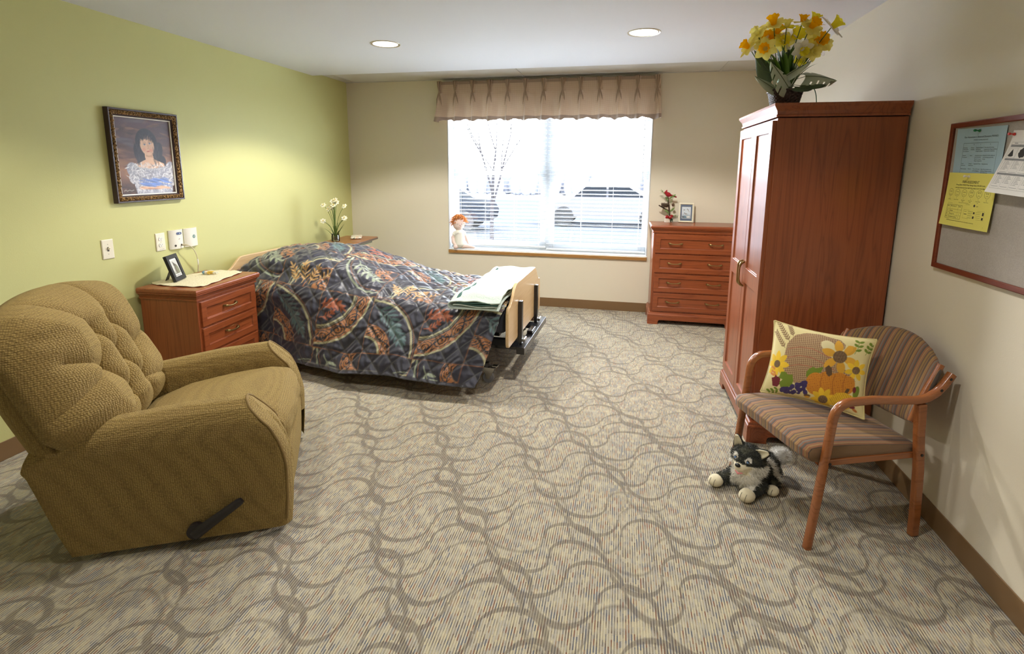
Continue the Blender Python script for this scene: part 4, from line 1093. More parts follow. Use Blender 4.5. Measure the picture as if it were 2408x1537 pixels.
cv.fill(cv.ell(790, 1225, 50, 22), rgb3(104, 76, 44)); cv.fill(cv.ell(790, 1250, 40, 18), YEL2); cv.fill(cv.ell(1470, 1370, 45, 20, .6), rgb3(190, 116, 50)); cv.fill(cv.ell(1430, 1330, 45, 22), BUR)
front = pillow_pts(1); backp = pillow_pts(-1)
m = MB()
for k, (x, y, z) in enumerate((front, backp)):
    o = len(m.v); m.v += [tuple(p) for p in np.stack([x, y, z], -1).reshape(-1, 3)]
    m.f += [(o + j * NC + i, o + j * NC + i + 1, o + (j + 1) * NC + i + 1, o + (j + 1) * NC + i) for j in range(NC - 1) for i in range(NC - 1)]
m.mi = [0] * len(m.f)
vc = np.concatenate([cv.c, np.tile(rgb3(214, 200, 150), (NC * NC, 1))])
cvr = m.build('cover', vcol_mat('printed cushion cotton', .85, .3, 600, .2), cu, smooth=True, auto=False, vcol=vc)
# welt cord round the edge
x, y, z = front; ring = [(x[0, i], y[0, i]) for i in range(0, NC, 4)] + [(x[i, -1], y[i, -1]) for i in range(0, NC, 4)] + [(x[-1, i], y[-1, i]) for i in range(NC - 1, -1, -4)] + [(x[i, 0], y[i, 0]) for i in range(NC - 1, -1, -4)]
pt = MB().tube([(a, b_, 0) for a, b_ in ring + ring[:1]], .0042, 8).build('piping', plain('cream piping', rgb(214, 200, 140), .8), cu)
# pose: bottom edge on the seat, leaning on the far arm and the back
bl_ = Vector((.075, .455, .462)); br_ = Vector((.352, .165, .452)); ud = Vector((.11, .095, .32)).normalized()
ex = (br_ - bl_).normalized(); ud = (ud - ex * ud.dot(ex)).normalized(); nz_ = ex.cross(ud)
ctr = (bl_ + br_) / 2 + ud * .170 + nz_ * .0
Mx = Matrix((ex, ud, nz_)).transposed().to_4x4(); Mx.translation = ctr
for o in (cvr, pt): o.matrix_local = Mx
# ------------------------------------------------------------------ framed portrait on the green wall
def frame_loop(name, w, h, prof, m, parent, to3, smooth=False):
    """prof: (inset, height) list swept round a w x h rectangle centred on 0"""
    mb = MB(); vs = []
    for ins, d in prof:
        a, b_ = w / 2 - ins, h / 2 - ins
        vs += [to3(-a, -b_, d), to3(a, -b_, d), to3(a, b_, d), to3(-a, b_, d)]
    n = len(prof)
    fs = [(4 * i + k, 4 * i + (k + 1) % 4, 4 * ((i + 1) % n) + (k + 1) % 4, 4 * ((i + 1) % n) + k) for i in range(n) for k in range(4)]
    mb.add(vs, fs); return mb.build(name, m, parent, smooth=smooth, angle=40)
LW = lambda a, b_, d: (d, a, b_)          # on the left wall: a = +y, b = up, d = out
pc = thing('framed_portrait', 'framed oil portrait of a dark-haired girl in a white dress on the green wall', 'painting', (.001, -2.606, 1.565))
pw_, ph_ = .500, .582
frame_dk = plain('dark plum frame lacquer', rgb(58, 40, 42), .35, Coat_Weight=.3)
t = NT('carved bronze gilding'); v = t.coord(); vo = t.node('ShaderNodeTexVoronoi'); vo.inputs['Scale'].default_value = 95; t.link(v, vo.inputs['Vector']); n = t.noise(v, 60, 3, .6, 2.0)
f = t.math('ADD', t.math('MULTIPLY', vo.outputs['Distance'], .9), t.math('MULTIPLY', n.outputs[0], .5))
t.bsdf(t.ramp(f, [(.25, rgb(52, 34, 22)), (.55, rgb(108, 78, 42)), (.8, rgb(170, 132, 76))]), .45, t.bump(f, 1.0, .012), Metallic=.35); carved = t.m
frame_loop('frame', pw_, ph_, [(0, 0), (0, .030), (.003, .034), (.010, .034), (.013, .029), (.013, .002)], frame_dk, pc, LW)
fo = frame_loop('carved_band', pw_, ph_, [(.0131, .002), (.0131, .030), (.020, .036), (.030, .033), (.037, .026), (.037, .002)], carved, pc, LW, True)
cm_ = MB()
for (L, along) in ((pw_, 0), (ph_, 1)):
    for sgn in (-1, 1):
        nn = int(L / .026)
        for i in range(nn):
            a = -L / 2 + .03 + (L - .06) * i / (nn - 1); off = (ph_ if along == 0 else pw_) / 2 - .024
            sp_ = []
            for k in range(12):
                th_ = k * .6 * (1 if i % 2 else -1); r = .0085 * (1 - k / 14)
                x, y = a + r * math.cos(th_), sgn * off + r * math.sin(th_)
                sp_.append(LW(x, y, .036 + .001 * k / 12) if along == 0 else LW(sgn * off + r * math.sin(th_), a + r * math.cos(th_), .036 + .001 * k / 12))
            cm_.tube(sp_, .0022, 5)
cm_.build('scrollwork', carved, fo)
frame_loop('inner_lip', pw_, ph_, [(.0371, .002), (.0371, .026), (.043, .022), (.046, .015), (.046, .002)], frame_dk, pc, LW)
frame_loop('white_liner', pw_, ph_, [(.0461, .002), (.0461, .016), (.0525, .013), (.0525, .002)], plain('white liner', rgb(240, 236, 226), .5), pc, LW)
cw, chh = pw_ - .104, ph_ - .104; NX, NY = 150, 190
ax_ = np.linspace(0, 1, NX); ay_ = np.linspace(0, 1, NY); AX, AY = np.meshgrid(ax_, ay_)
cv = Canvas((AX * cw).ravel(), (AY * chh).ravel(), rgb3(88, 62, 58)); cv.soft = .004
q1 = np.array([mnoise.noise(Vector((x * 6, y * 16, 0))) for x, y in zip(cv.X, cv.Y)]); q2 = np.array([mnoise.noise(Vector((x * 20, y * 34, 4))) for x, y in zip(cv.X, cv.Y)])
yn = cv.Y / chh
cv.fill(sstep(.55, .95, yn + .25 * q1), rgb3(86, 62, 70), .8); cv.fill(sstep(.62, .30, yn + .3 * q1) * sstep(.05, .35, yn), rgb3(178, 126, 90), .75); cv.fill(sstep(.25, .0, yn), rgb3(66, 46, 42), .8)
cv.fill(sstep(.1, .5, q2), rgb3(120, 84, 70), .4); cv.fill(sstep(.25, .6, q1) * (yn > .5), rgb3(120, 112, 118), .4)
SK, SKd, HR, WH, WHd, BLU = rgb3(226, 184, 152), rgb3(178, 128, 100), rgb3(36, 30, 40), rgb3(222, 220, 222), rgb3(160, 160, 174), rgb3(104, 132, 196)
x0 = cw * .56
RND = random.Random(3)
def dab(x, y, L, a, w, col, al=.7, only=None, tol=.12):
    m_ = cv.leaf(x - L / 2 * math.cos(a), y - L / 2 * math.sin(a), x + L / 2 * math.cos(a), y + L / 2 * math.sin(a), w)
    if only is not None: m_ = m_ * (np.linalg.norm(cv.c - only, axis=1) < tol)
    cv.fill(m_, col, al)
for i in range(90): dab(RND.uniform(0, cw), RND.uniform(0, chh), RND.uniform(.04, .12), RND.uniform(-.3, .3), RND.uniform(.004, .010), [rgb3(120, 84, 72), rgb3(70, 52, 56), rgb3(160, 116, 90), rgb3(58, 42, 44)][i % 4], .35)
hx, hy = x0 - .01, chh * .68
for (dx, dy, rx, ry, r) in ((.0, .005, .078, .090, .2), (-.055, -.07, .040, .075, .25), (.068, -.065, .042, .080, -.35), (.10, -.12, .034, .045, -.2), (-.05, -.12, .030, .04, 0)): cv.fill(cv.ell(hx + dx, hy + dy, rx, ry, r), HR)
cv.fill(cv.poly([(hx - .022, hy - .05), (hx + .034, hy - .06), (hx + .042, chh * .47), (hx + .115, chh * .41), (hx + .13, chh * .33), (hx - .09, chh * .33), (hx - .085, chh * .40), (hx - .02, chh * .46)]), SK)
cv.fill(cv.poly([(hx - .02, hy - .055), (hx + .032, hy - .06), (hx + .036, chh * .49), (hx - .012, chh * .50)]), SKd, .65)
cv.fill(cv.poly([(hx - .11, chh * .37), (hx - .04, chh * .345), (hx + .01, chh * .335), (hx + .07, chh * .35), (hx + .15, chh * .385), (hx + .175, chh * .18), (hx + .16, -.01), (hx - .10, -.01), (hx - .115, chh * .12)]), WHd)
for (cx, cy, rx, ry, r) in ((hx - .115, chh * .315, .042, .052, .4), (hx + .158, chh * .32, .040, .058, -.3), (hx + .165, chh * .20, .036, .05, 0), (hx - .118, chh * .22, .030, .04, 0)): cv.fill(cv.ell(cx, cy, rx, ry, r), WHd)
for i in range(420):
    a = RND.uniform(0, 3.1); dab(hx + RND.uniform(-.16, .21), chh * RND.uniform(.02, .40), RND.uniform(.015, .045), a, RND.uniform(.0016, .004), [WH, rgb3(246, 246, 246), rgb3(196, 196, 206), rgb3(128, 126, 138), WH][i % 5], .75, WHd, .45)
for i in range(60):
    k = i / 60; dab(hx - .10 + .25 * k, chh * (.36 - .028 * math.sin(k * PI)), .02, RND.uniform(-.8, .8), .003, [WH, rgb3(150, 150, 160)][i % 2], .8)
for i in range(46):
    k = i / 45; dab(hx - .065 + .20 * RND.random(), chh * (.115 + .10 * k - .03 * RND.random()), .07, -.22 + RND.uniform(-.12, .12), .0045, [BLU, BLU * 1.3, BLU * .7][i % 3], .8)
for i in range(40): dab(hx - .07 + .20 * RND.random(), chh * (.06 + .03 * RND.random()), .05, -.1, .005, [SK, SKd, SK][i % 3], .7)
fx0, fy0 = hx + .002, hy - .012
cv.fill(cv.ell(fx0, fy0, .050, .066, .18), SK); cv.fill(cv.ell(fx0 + .028, fy0 - .012, .022, .048, .18), SKd, .30); cv.fill(cv.ell(fx0 - .024, fy0 - .028, .014, .011), rgb3(222, 146, 124), .55); cv.fill(cv.ell(fx0 + .026, fy0 - .032, .013, .011), rgb3(214, 136, 116), .5)
for i in range(70):
    a = RND.uniform(-1, 1); dab(fx0 + a * .052 - .004, fy0 + .052 - .028 * a * a + RND.uniform(-.006, .022), RND.uniform(.02, .04), PI / 2 - a * .5, .0028, [HR, HR, rgb3(66, 56, 64)][i % 3], .9)
for s_ in (-1, 1):
    for k in range(30): dab(hx + s_ * RND.uniform(.045, .085), hy - RND.uniform(-.02, .13), .05, PI / 2 + s_ * RND.uniform(-.3, .5), .0025, [HR, rgb3(70, 60, 68), HR, rgb3(52, 44, 54)][k % 4], .8)
for s_ in (-1, 1):
    ex_, ey_ = fx0 + s_ * .019 + .001, fy0 + .008 + s_ * .004
    cv.fill(cv.ell(ex_, ey_, .0095, .0052), rgb3(214, 204, 200)); cv.fill(cv.ell(ex_, ey_, .0048, .0050), rgb3(80, 84, 104)); cv.fill(cv.stroke([(ex_ - .010, ey_ + .003), (ex_, ey_ + .0062), (ex_ + .010, ey_ + .003)], .0012), rgb3(70, 50, 46)); cv.fill(cv.stroke([(ex_ - .010, ey_ + .013), (ex_, ey_ + .0165), (ex_ + .010, ey_ + .013)], .0011), rgb3(90, 66, 58), .7)
cv.fill(cv.stroke([(fx0 + .004, fy0 + .004), (fx0 + .008, fy0 - .020), (fx0 + .000, fy0 - .023)], .0013), SKd); cv.fill(cv.ell(fx0 + .004, fy0 - .040, .011, .0038, .1), rgb3(182, 86, 82)); cv.fill(cv.ell(fx0 + .004, fy0 - .047, .008, .0025), rgb3(236, 196, 168), .6)
cv.fill(cv.stroke([(.02, .022), (.03, .028), (.04, .020), (.055, .027), (.07, .021), (.085, .026)], .0012), rgb3(200, 190, 170), .8)
m = MB(); m.v = [LW(float(x - cw / 2), float(y - chh / 2), .008) for x, y in zip(cv.X, cv.Y)]
m.f = [(j * NX + i, j * NX + i + 1, (j + 1) * NX + i + 1, (j + 1) * NX + i) for j in range(NY - 1) for i in range(NX - 1)]; m.mi = [0] * len(m.f)
cn = m.build('canvas', vcol_mat('oil paint', .45, .25, 220), pc, smooth=True, auto=False, vcol=cv.c)
sm = cn.modifiers.new('Solid', 'SOLIDIFY'); sm.thickness = .005; sm.offset = -1

# ------------------------------------------------------------------ switch, outlet, call stations, cord
ivory = plain('ivory plate plastic', rgb(236, 228, 206), .35); ivory2 = plain('white moulded plastic', rgb(232, 228, 216), .4); slot_m = plain('dark slot', rgb(60, 50, 44), .6)
def plate(root, w, h, d=.006):
    m = MB(); vs = []
    pr = [(0, 0), (0, .003), (.004, d)]
    for ins, dd in pr: a, b_ = w / 2 - ins, h / 2 - ins; vs += [LW(-a, -b_, dd), LW(a, -b_, dd), LW(a, b_, dd), LW(-a, b_, dd)]
    m.add(vs, [(3, 2, 1, 0), (8, 9, 10, 11)] + [(4 * i + k, 4 * i + (k + 1) % 4, 4 * i + 4 + (k + 1) % 4, 4 * i + 4 + k) for i in (0, 1) for k in range(4)])
    return m.build('wall_plate', ivory, root, smooth=False, bevel=.001)
def disc(name, y, z, r, x0, x1, m, parent, sx=1.0):
    q = MB(); q.M = Matrix.Translation((x0, y, z)) @ Matrix.Rotation(PI / 2, 4, 'Y'); q.lathe([(r, 0), (r, (x1 - x0) * .7), (r * .85, x1 - x0)], 24); return q.build(name, m, parent)
sw = thing('light_switch', 'ivory toggle light switch plate on the green wall, left of the outlet', 'light switch', (.0005, -2.932, 1.000)); plate(sw, .074, .121)
MB().box(.0061, .0068, -.006, .006, -.013, .013).build('toggle_slot', slot_m, sw, smooth=False)
tg = MB(); tg.prism([(.0068, -.004), (.0068, .008), (.018, .014), (.020, .007)], -.0045, .0045, lambda a, b_, d: (a, d, b_)); tg.build('toggle', ivory, sw, smooth=False, bevel=.001)
for z in (-.030, .030): disc('screw', 0, z, .0028, .0058, .0068, plain('screw head', rgb(190, 180, 160), .4), sw)
ol = thing('wall_outlet', 'ivory duplex power outlet between the light switch and the call stations', 'outlet', (.0005, -2.563, .993)); plate(ol, .073, .122)
for z in (-.021, .021):
    r_ = MB(); pts = [(.0165 * math.cos(a), max(-.0125, min(.0125, .0165 * math.sin(a)))) for a in np.linspace(0, 2 * PI, 40, endpoint=False)]
    r_.prism(pts, .0055, .0085, lambda a, b_, d: (d, a, b_ + z)); ro = r_.build('receptacle', ivory2, ol, smooth=False)
    s_ = MB(); s_.box(.0084, .0088, -.0075, -.0055, z + .000, z + .008); s_.build('slot', slot_m, ro, smooth=False)
    s_ = MB(); s_.box(.0084, .0088, .0055, .0075, z + .001, z + .007); s_.build('slot', slot_m, ro, smooth=False)
    s_ = MB(); s_.M = Matrix.Translation((.0083, 0, z - .006)) @ Matrix.Rotation(PI / 2, 4, 'Y'); s_.lathe([(.0024, 0), (.0024, .0005)], 12); s_.build('ground_hole', slot_m, ro)
disc('screw', 0, 0, .0026, .0058, .0068, plain('screw head', rgb(190, 180, 160), .4), ol)
mk = MB()
for k in range(5): mk.box(.0060, .0063, -.014 + k * .0075, -.0105 + k * .0075, -.051, -.0485)
mk.build('stamped_mark', slot_m, ol, smooth=False)
def station(name, lab, y, z):
    r = thing(name, lab, 'call station', (.0005, y, z))
    m = MB()
    def fn(u, v):
        a = (u - .5) * 2; return (.006 + .034 * math.sqrt(max(0, 1 - (a * .86) ** 2)) - .0166, -.058 + .116 * u, -.066 + .132 * v)
    m.grid(fn, 30, 2)
    top = [fn(i / 29, 1) for i in range(30)]; bot = [fn(i / 29, 0) for i in range(30)]
    for L in (top, bot): m.add(L + [(0, L[-1][1], L[0][2]), (0, L[0][1], L[0][2])], [tuple(range(32))])
    for u in (0, 1): m.add([(0, fn(u, 0)[1], -.066), fn(u, 0), fn(u, 1), (0, fn(u, 0)[1], .066)], [(0, 1, 2, 3)])
    m.add([(0, -.058, -.066), (0, .058, -.066), (0, .058, .066), (0, -.058, .066)], [(0, 1, 2, 3)])
    o = m.build('housing', ivory2, r, smooth=True, angle=40)
    bm = bmesh.new(); bm.from_mesh(o.data); bmesh.ops.remove_doubles(bm, verts=bm.verts, dist=1e-5); bmesh.ops.recalc_face_normals(bm, faces=bm.faces); bm.to_mesh(o.data); bm.free(); o.data.set_sharp_from_angle(angle=math.radians(40))
    return r, o
xf = lambda a: .006 + .034 * math.sqrt(max(0, 1 - (a / .058 * .86) ** 2)) - .0166
s1, h1 = station('nurse_call_station', 'white curved nurse call station with a cord plugged in, beside the outlet', -2.440, .996)
m = MB(); pts = [(.012 * (1 if math.cos(a) > 0 else -1) + .009 * math.cos(a), .009 * math.sin(a)) for a in np.linspace(0, 2 * PI, 28, endpoint=False)]
m.prism(pts, xf(0) - .006, xf(0) + .0025, lambda a, b_, d: (d, a + .010, b_ + .041)); pb = m.build('lamp_button', plain('dark blue lens', rgb(70, 84, 124), .3), s1, smooth=True, bevel=.001)
MB().box(xf(0) + .0024, xf(0) + .0029, .0125, .0185, .037, .046).build('lamp_icon', plain('pale icon', rgb(200, 206, 220), .5), pb, smooth=False)
m = MB(); m.tube([(xf(0) + .001, .004, -.002), (xf(0) + .001, .010, .002), (xf(0) + .001, .016, .001)], [.0005, .0018, .0006], 8, flat=.5); m.build('logo_swoosh', plain('dark red mark', rgb(150, 60, 60), .5), s1)
disc('jack', -.022, -.043, .0085, xf(-.022) - .004, xf(-.022) + .001, slot_m, s1); disc('jack', .026, -.043, .0085, xf(.026) - .004, xf(.026) + .001, slot_m, s1)
s2, h2 = station('wall_call_box', 'blank white curved call box with a round green badge, right of the corded station', -2.314, .996)
b2 = disc('badge', .012, .004, .014, xf(.012) - .004, xf(.012) + .0015, plain('green badge', rgb(108, 140, 132), .4), s2)
m = MB(); m.tube([(xf(.012) + .002, .006, .005), (xf(.012) + .002, .010, .000), (xf(.012) + .002, .018, .010)], .0014, 6); m.build('tick_mark', plain('white tick', rgb(228, 236, 232), .5), b2)
cd_ = thing('call_cord', 'cream call cord with a white tag hanging down behind the nightstand', 'cord', (0, 0, 0))
cp = [(.030, -2.414, .953), (.050, -2.400, .952), (.060, -2.380, .940), (.060, -2.352, .910), (.055, -2.325, .860), (.036, -2.300, .800), (.022, -2.292, .745), (.016, -2.292, .68), (.014, -2.296, .60)]
P = np.array(cp); tt_ = np.linspace(0, len(cp) - 1, 50); 
def cat(P, t):
    i = int(min(t, len(P) - 2)); f = t - i; p0, p1, p2, p3 = P[max(i - 1, 0)], P[i], P[i + 1], P[min(i + 2, len(P) - 1)]
    return tuple(.5 * (2 * p1 + (p2 - p0) * f + (2 * p0 - 5 * p1 + 4 * p2 - p3) * f * f + (3 * p1 - p0 - 3 * p2 + p3) * f ** 3))
crd = plain('cream cord', rgb(214, 204, 176), .5)
MB().tube([cat(P, a) for a in tt_], .0032, 8).build('cord_lead', crd, cd_)
MB().tube([cat(P, a) for a in (0, .5, 1.0, 1.5)], [.0075, .0075, .006, .004], 12).build('plug', crd, cd_)
MB().tube([cat(P, a) for a in (4.35, 4.6, 5.0, 5.3)], [.003, .0075, .0075, .003], 10, flat=.6).build('tag', plain('white tag', rgb(244, 244, 244), .6), cd_)

# ------------------------------------------------------------------ corkboard
RWm = lambda a, b_, d: (-d, -a, b_)       # on the right wall: a = toward the camera, b = up, d = out
cbw, cbh = 1.22, .606
cb = thing('corkboard', 'grey fabric pinboard with a cherry wood frame on the beige wall', 'corkboard', (W - .001, -2.906 - cbw / 2, 1.395))
t = NT('grey linen board'); v = t.coord((1, 1, 1)); n = t.noise(v, 330, 2); n2 = t.noise(v, 40, 3)
t.bsdf(t.mix(n.outputs[0], rgb(150, 142, 134), t.mix(n2.outputs[0], rgb(196, 188, 180), rgb(178, 170, 162))), .9, t.bump(n.outputs[0], .3, .002)); linen = t.m
m = MB(); m.prism([(-cbw / 2 + .02, -cbh / 2 + .02), (cbw / 2 - .02, -cbh / 2 + .02), (cbw / 2 - .02, cbh / 2 - .02), (-cbw / 2 + .02, cbh / 2 - .02)], .0, .010, RWm); m.build('panel', linen, cb, smooth=False)
frame_loop('frame', cbw, cbh, [(0, 0), (0, .018), (.003, .020), (.018, .020), (.021, .017), (.021, .0)], wood_mat('cherry frame', 'y', (92, 36, 18), (122, 54, 28), .4, .2), cb, RWm)
ink = plain('printer ink', rgb(50, 48, 46), .7); grey_ink = plain('grey ink', rgb(132, 132, 134), .7)
def sheet(name, lab, w, h, col, TLyz, rot, d0, curl, draw):
    root = thing(name, lab, 'paper', (W, TLyz[0], TLyz[1]))
    ca, sa = math.cos(rot), math.sin(rot)
    def to3(u, v, e=0):
        # u right from left edge, v down from top edge
        a = u * ca - v * sa; b_ = -u * sa - v * ca
        d = d0 + curl(u / w, v / h) + e
        return RWm(a, b_, d)
    m = MB()
    m.grid(lambda u, v: to3(u * w, v * h), 24, 24)
    def put(vs2, fs, mi=1):
        m.cur = mi; m.add([to3(x, y, .0004) for x, y in vs2], fs)
    def text(s, x, y, size, align='LEFT', shear=0, mi=1, sx=1.0, sp=1.0):
        vs, fs = text_mesh(s, size, align, shear, sp); put([(x + a * sx, y - b_) for a, b_, _ in vs], fs, mi)
    def bar(x0, y0, x1, y1, mi=1): put([(x0, y0), (x1, y0), (x1, y1), (x0, y1)], [(3, 2, 1, 0)], mi)
    def rect(x0, y0, x1, y1, t_=.0006, mi=1): bar(x0, y0, x1, y0 + t_, mi); bar(x0, y1 - t_, x1, y1, mi); bar(x0, y0, x0 + t_, y1, mi); bar(x1 - t_, y0, x1, y1, mi)
    def ring(cx, cy, r, t_=.0007, a0=0, a1=2 * PI, n=28, ry=None):
        ry = ry or r
        vs = []
        for k in range(n + 1):
            a = a0 + (a1 - a0) * k / n; vs += [(cx + r * math.cos(a), cy - ry * math.sin(a)), (cx + (r - t_) * math.cos(a), cy - (ry - t_) * math.sin(a))]
        put(vs, [(2 * k, 2 * k + 2, 2 * k + 3, 2 * k + 1) for k in range(n)], 1)
    draw(text, bar, rect, ring, put)
    o = m.build('page', [plain(name + ' paper', col, .8), ink, grey_ink], root, smooth=False, fix=False)
    return root
def draw_blue(text, bar, rect, ring, put):
    text('Pain Assessment in Advanced Dementia (PAINAD)', .142, .038, .0095, 'CENTER', .15); text('(Modified for reporting requirements)', .142, .048, .0055, 'CENTER', .1)
    x0, x1, y0, y1 = .045, .245, .058, .214
    rect(x0, y0, x1, y1, .0007)
    for s, x in (('0', .105), ('1', .145), ('2', .200)): text(s, x, y0 + .009, .007)
    rows = [(.078, ['Breathing', 'Independent', 'of vocalization'], ['Normal', 'breathing'], ['Occasional labored', 'Short period', 'of hyperventilation'], ['Noisy labored breathing.', 'Long periods of hyperventilation.', 'Cheyne-stokes respirations']),
            (.108, ['Negative', 'Vocalization'], ['None'], ['Occasional moan or', 'groan. Low level', 'Speech w/ neg. or', 'disapproving quality'], ['Repeated troubled calling out.', 'Loud moaning or groaning.', 'Crying']),
            (.140, ['Facial', 'Expression'], ['Smiling or', 'Inexpressive'], ['Frightened. Frown.'], ['Facial grimacing']),
            (.160, ['Body Language'], ['Relaxed'], ['Tense. Distressed', 'pacing. Fidgeting'], ['Rigid. Fists clenched, knees', 'pulled up. Pulling or pushing', 'away. Striking out.']),
            (.188, ['Consolability'], ['No need to', 'Console'], ['Distracted or', 'reassured by voice', 'or touch'], ['Unable to console, distract or', 'reassure'])]
    for y, *cols in rows:
        for x, c in zip((.048, .092, .122, .170), cols):
            for i, s in enumerate(c): text(s, x, y + i * .0068, .0056)
sheet('blue_sheet', 'pale blue printed dementia pain chart pinned at the top left of the corkboard', .280, .214, rgb(164, 190, 204), (-2.954, 1.672), .020, .0115, lambda u, v: .006 * max(0, .25 - u) * 4 * (1 - v) + .004 * u * u, draw_blue)
def draw_yellow(text, bar, rect, ring, put):
    text('PAIN ASSESSMENT', .148, .040, .0150, 'CENTER', .18, sx=.82); text('Wong-Baker FACES Pain Rating Scale (FACES Scale)', .148, .050, .0082, 'CENTER', .1)
    text('CHOOSE THE FACE THAT BEST DESCRIBES HOW YOU FEEL', .148, .061, .0066, 'CENTER')
    labs = [('0', 'No Hurt', ''), ('2', 'Hurts Little Bit', ''), ('4', 'Hurts Little', 'More'), ('6', 'Hurts Even', 'More'), ('8', 'Hurts Whole', 'Lot'), ('10', 'Hurts Worst', '')]
    for k, (a, b_, c) in enumerate(labs):
        cx = .036 + k * .0435; cy = .079; ring(cx, cy, .0150, .0008)
        for s in (-1, 1):
            ring(cx + s * .0042, cy - .0035, .0018, .0012, n=10)
            if k > 2: bar(cx + s * .0042 - .003, cy - .0078 + s * 0, cx + s * .0042 + .003, cy - .0068)
        bnd = [.0075, .006, .002, -.003, -.005, -.0065][k]
        if bnd > .003: ring(cx, cy + .003, .0075, .0009, PI * 1.12, PI * 1.88, 12, abs(bnd))
        elif bnd > 0: bar(cx - .005, cy + .0065, cx + .005, cy + .0074)
        else: ring(cx, cy + .0105, .0065, .0009, PI * .12, PI * .88, 12, abs(bnd))
        text(a, cx, .102, .0055, 'CENTER'); text(b_, cx, .1085, .0046, 'CENTER'); text(c, cx, .114, .0046, 'CENTER')
    bar(.10, .117, .16, .1177); bar(.03, .122, .17, .1226)
    for k in range(4): pass
    put([(.196, .118), (.202, .124), (.196, .130), (.190, .124)], [(3, 2, 1, 0)]); text('pain', .208, .127, .006)
    x0, y0, x1, y1 = .030, .128, .128, .184
    rect(x0, y0, x1, y1, .0008)
    for y in (.146, .158, .170): bar(x0, y, x1, y + .0005)
    for x in (.052, .104): bar(x, y0, x + .0005, y1)
    text('Score', x0 + .002, y0 + .008, .0075, sx=.8); text('MDS Section J2', x0 + .024, y0 + .008, .0075, sx=.8); text('Score', x0 + .076, y0 + .008, .0075, sx=.8)
    for i, (a, b_, c) in enumerate((('1-4', 'Mild Pain', '1'), ('5-7', 'Moderate Pain', '2'), ('8-10', 'Horrible/Excruciating', '3'))):
        y = .155 + i * .012; text(a, x0 + .003, y, .0068); text(b_, x0 + .024, y, .0068, sx=.8); text(c, x0 + .083, y, .0068)
    rect(.142, .142, .258, .176, .0004)
    for i in range(4): bar(.168, .146 + i * .008, .196, .1466 + i * .008); bar(.168, .149 + i * .008, .190, .1494 + i * .008); bar(.212, .147 + i * .007, .238, .1475 + i * .007)
    bar(.146, .158, .162, .160); bar(.146, .148, .160, .1487)
    for (a, b_, c, d) in ((.198, .148, .206, .155), (.198, .164, .206, .173), (.247, .146, .255, .158), (.247, .165, .255, .174)): bar(a, b_, c, d)
    text('NOTE: Pain assessment should always be one of the daily assessments', .046, .193, .0058)
    text('2', .262, .203, .005)
sheet('yellow_sheet', 'yellow pain assessment sheet with six round faces pinned below the blue sheet', .290, .214, rgb(224, 214, 108), (-2.943, 1.497), .012, .0195, lambda u, v: .012 * v * v * (1 - .5 * u) + .003 * math.sin(u * 3), draw_yellow)
def draw_white(text, bar, rect, ring, put):
    rect(.012, .040, .279, .200, .0005); bar(.012, .049, .279, .057, 2)
    for k in range(1, 6): bar(.012 + k * .0445, .040, .0124 + k * .0445, .200)
    for y in (.096, .146): bar(.012, y, .279, y + .007, 2)
    put([(.030, .064), (.042, .088), (.016, .088)], [(0, 2, 1)], 1); bar(.022, .088, .038, .090, 1)
    put([(.080 + .017 * math.cos(a) * (1 + .08 * math.sin(a * 9)), .076 + .017 * math.sin(a) * (1 + .08 * math.cos(a * 7))) for a in np.linspace(0, 2 * PI, 40, endpoint=False)], [tuple(reversed(range(40)))], 1)
    rect(.014, .061, .052, .093, .0004)
    for c in range(6):
        for r, yb in enumerate((.106, .156)):
            for i in range(7 if c % 2 == 0 else 6): x = .016 + c * .0445; bar(x, yb + i * .0045, x + .006, yb + .0012 + i * .0045, 2); bar(x + .009, yb + i * .0045, x + .022 + .010 * ((i * 7 + c * 3) % 3) / 2, yb + .0013 + i * .0045, 2)
            bar(.016 + c * .0445, yb + .036, .050 + c * .0445, yb + .0372, 2)
        bar(.024 + c * .0445, .043, .040 + c * .0445, .0455, 2)
sheet('white_calendar', 'white monthly activity calendar sheet hanging loose from the red pin', .290, .216, rgb(228, 224, 220), (-3.262, 1.646), .055, .0125, lambda u, v: .055 * max(0, v - .1) ** 1.3 + .006 * v, draw_white)
def pin(lab, col, y, z, d):
    r = thing('push_pin', lab, 'push pin', (W - d, y, z)); r.rotation_euler = (0, -PI / 2 + .06, .10)
    MB().lathe([(.0052, 0), (.0052, .0025), (.0028, .004), (.0024, .012), (.0046, .0145), (.0050, .019), (.0036, .0205)], 20).build('pin_head', plain('pin plastic', col, .35), r)
    MB().lathe([(.0006, -.009), (.0007, 0)], 8).build('pin_point', chrome, r)
pin('green push pin in the top of the blue sheet', rgb(26, 120, 70), -3.085, 1.657, .0150)
pin('red push pin in the corner of the white calendar', rgb(196, 44, 40), -3.272, 1.632, .0150)
pin('white push pin in the top of the yellow sheet', rgb(226, 220, 206), -3.078, 1.482, .0225)

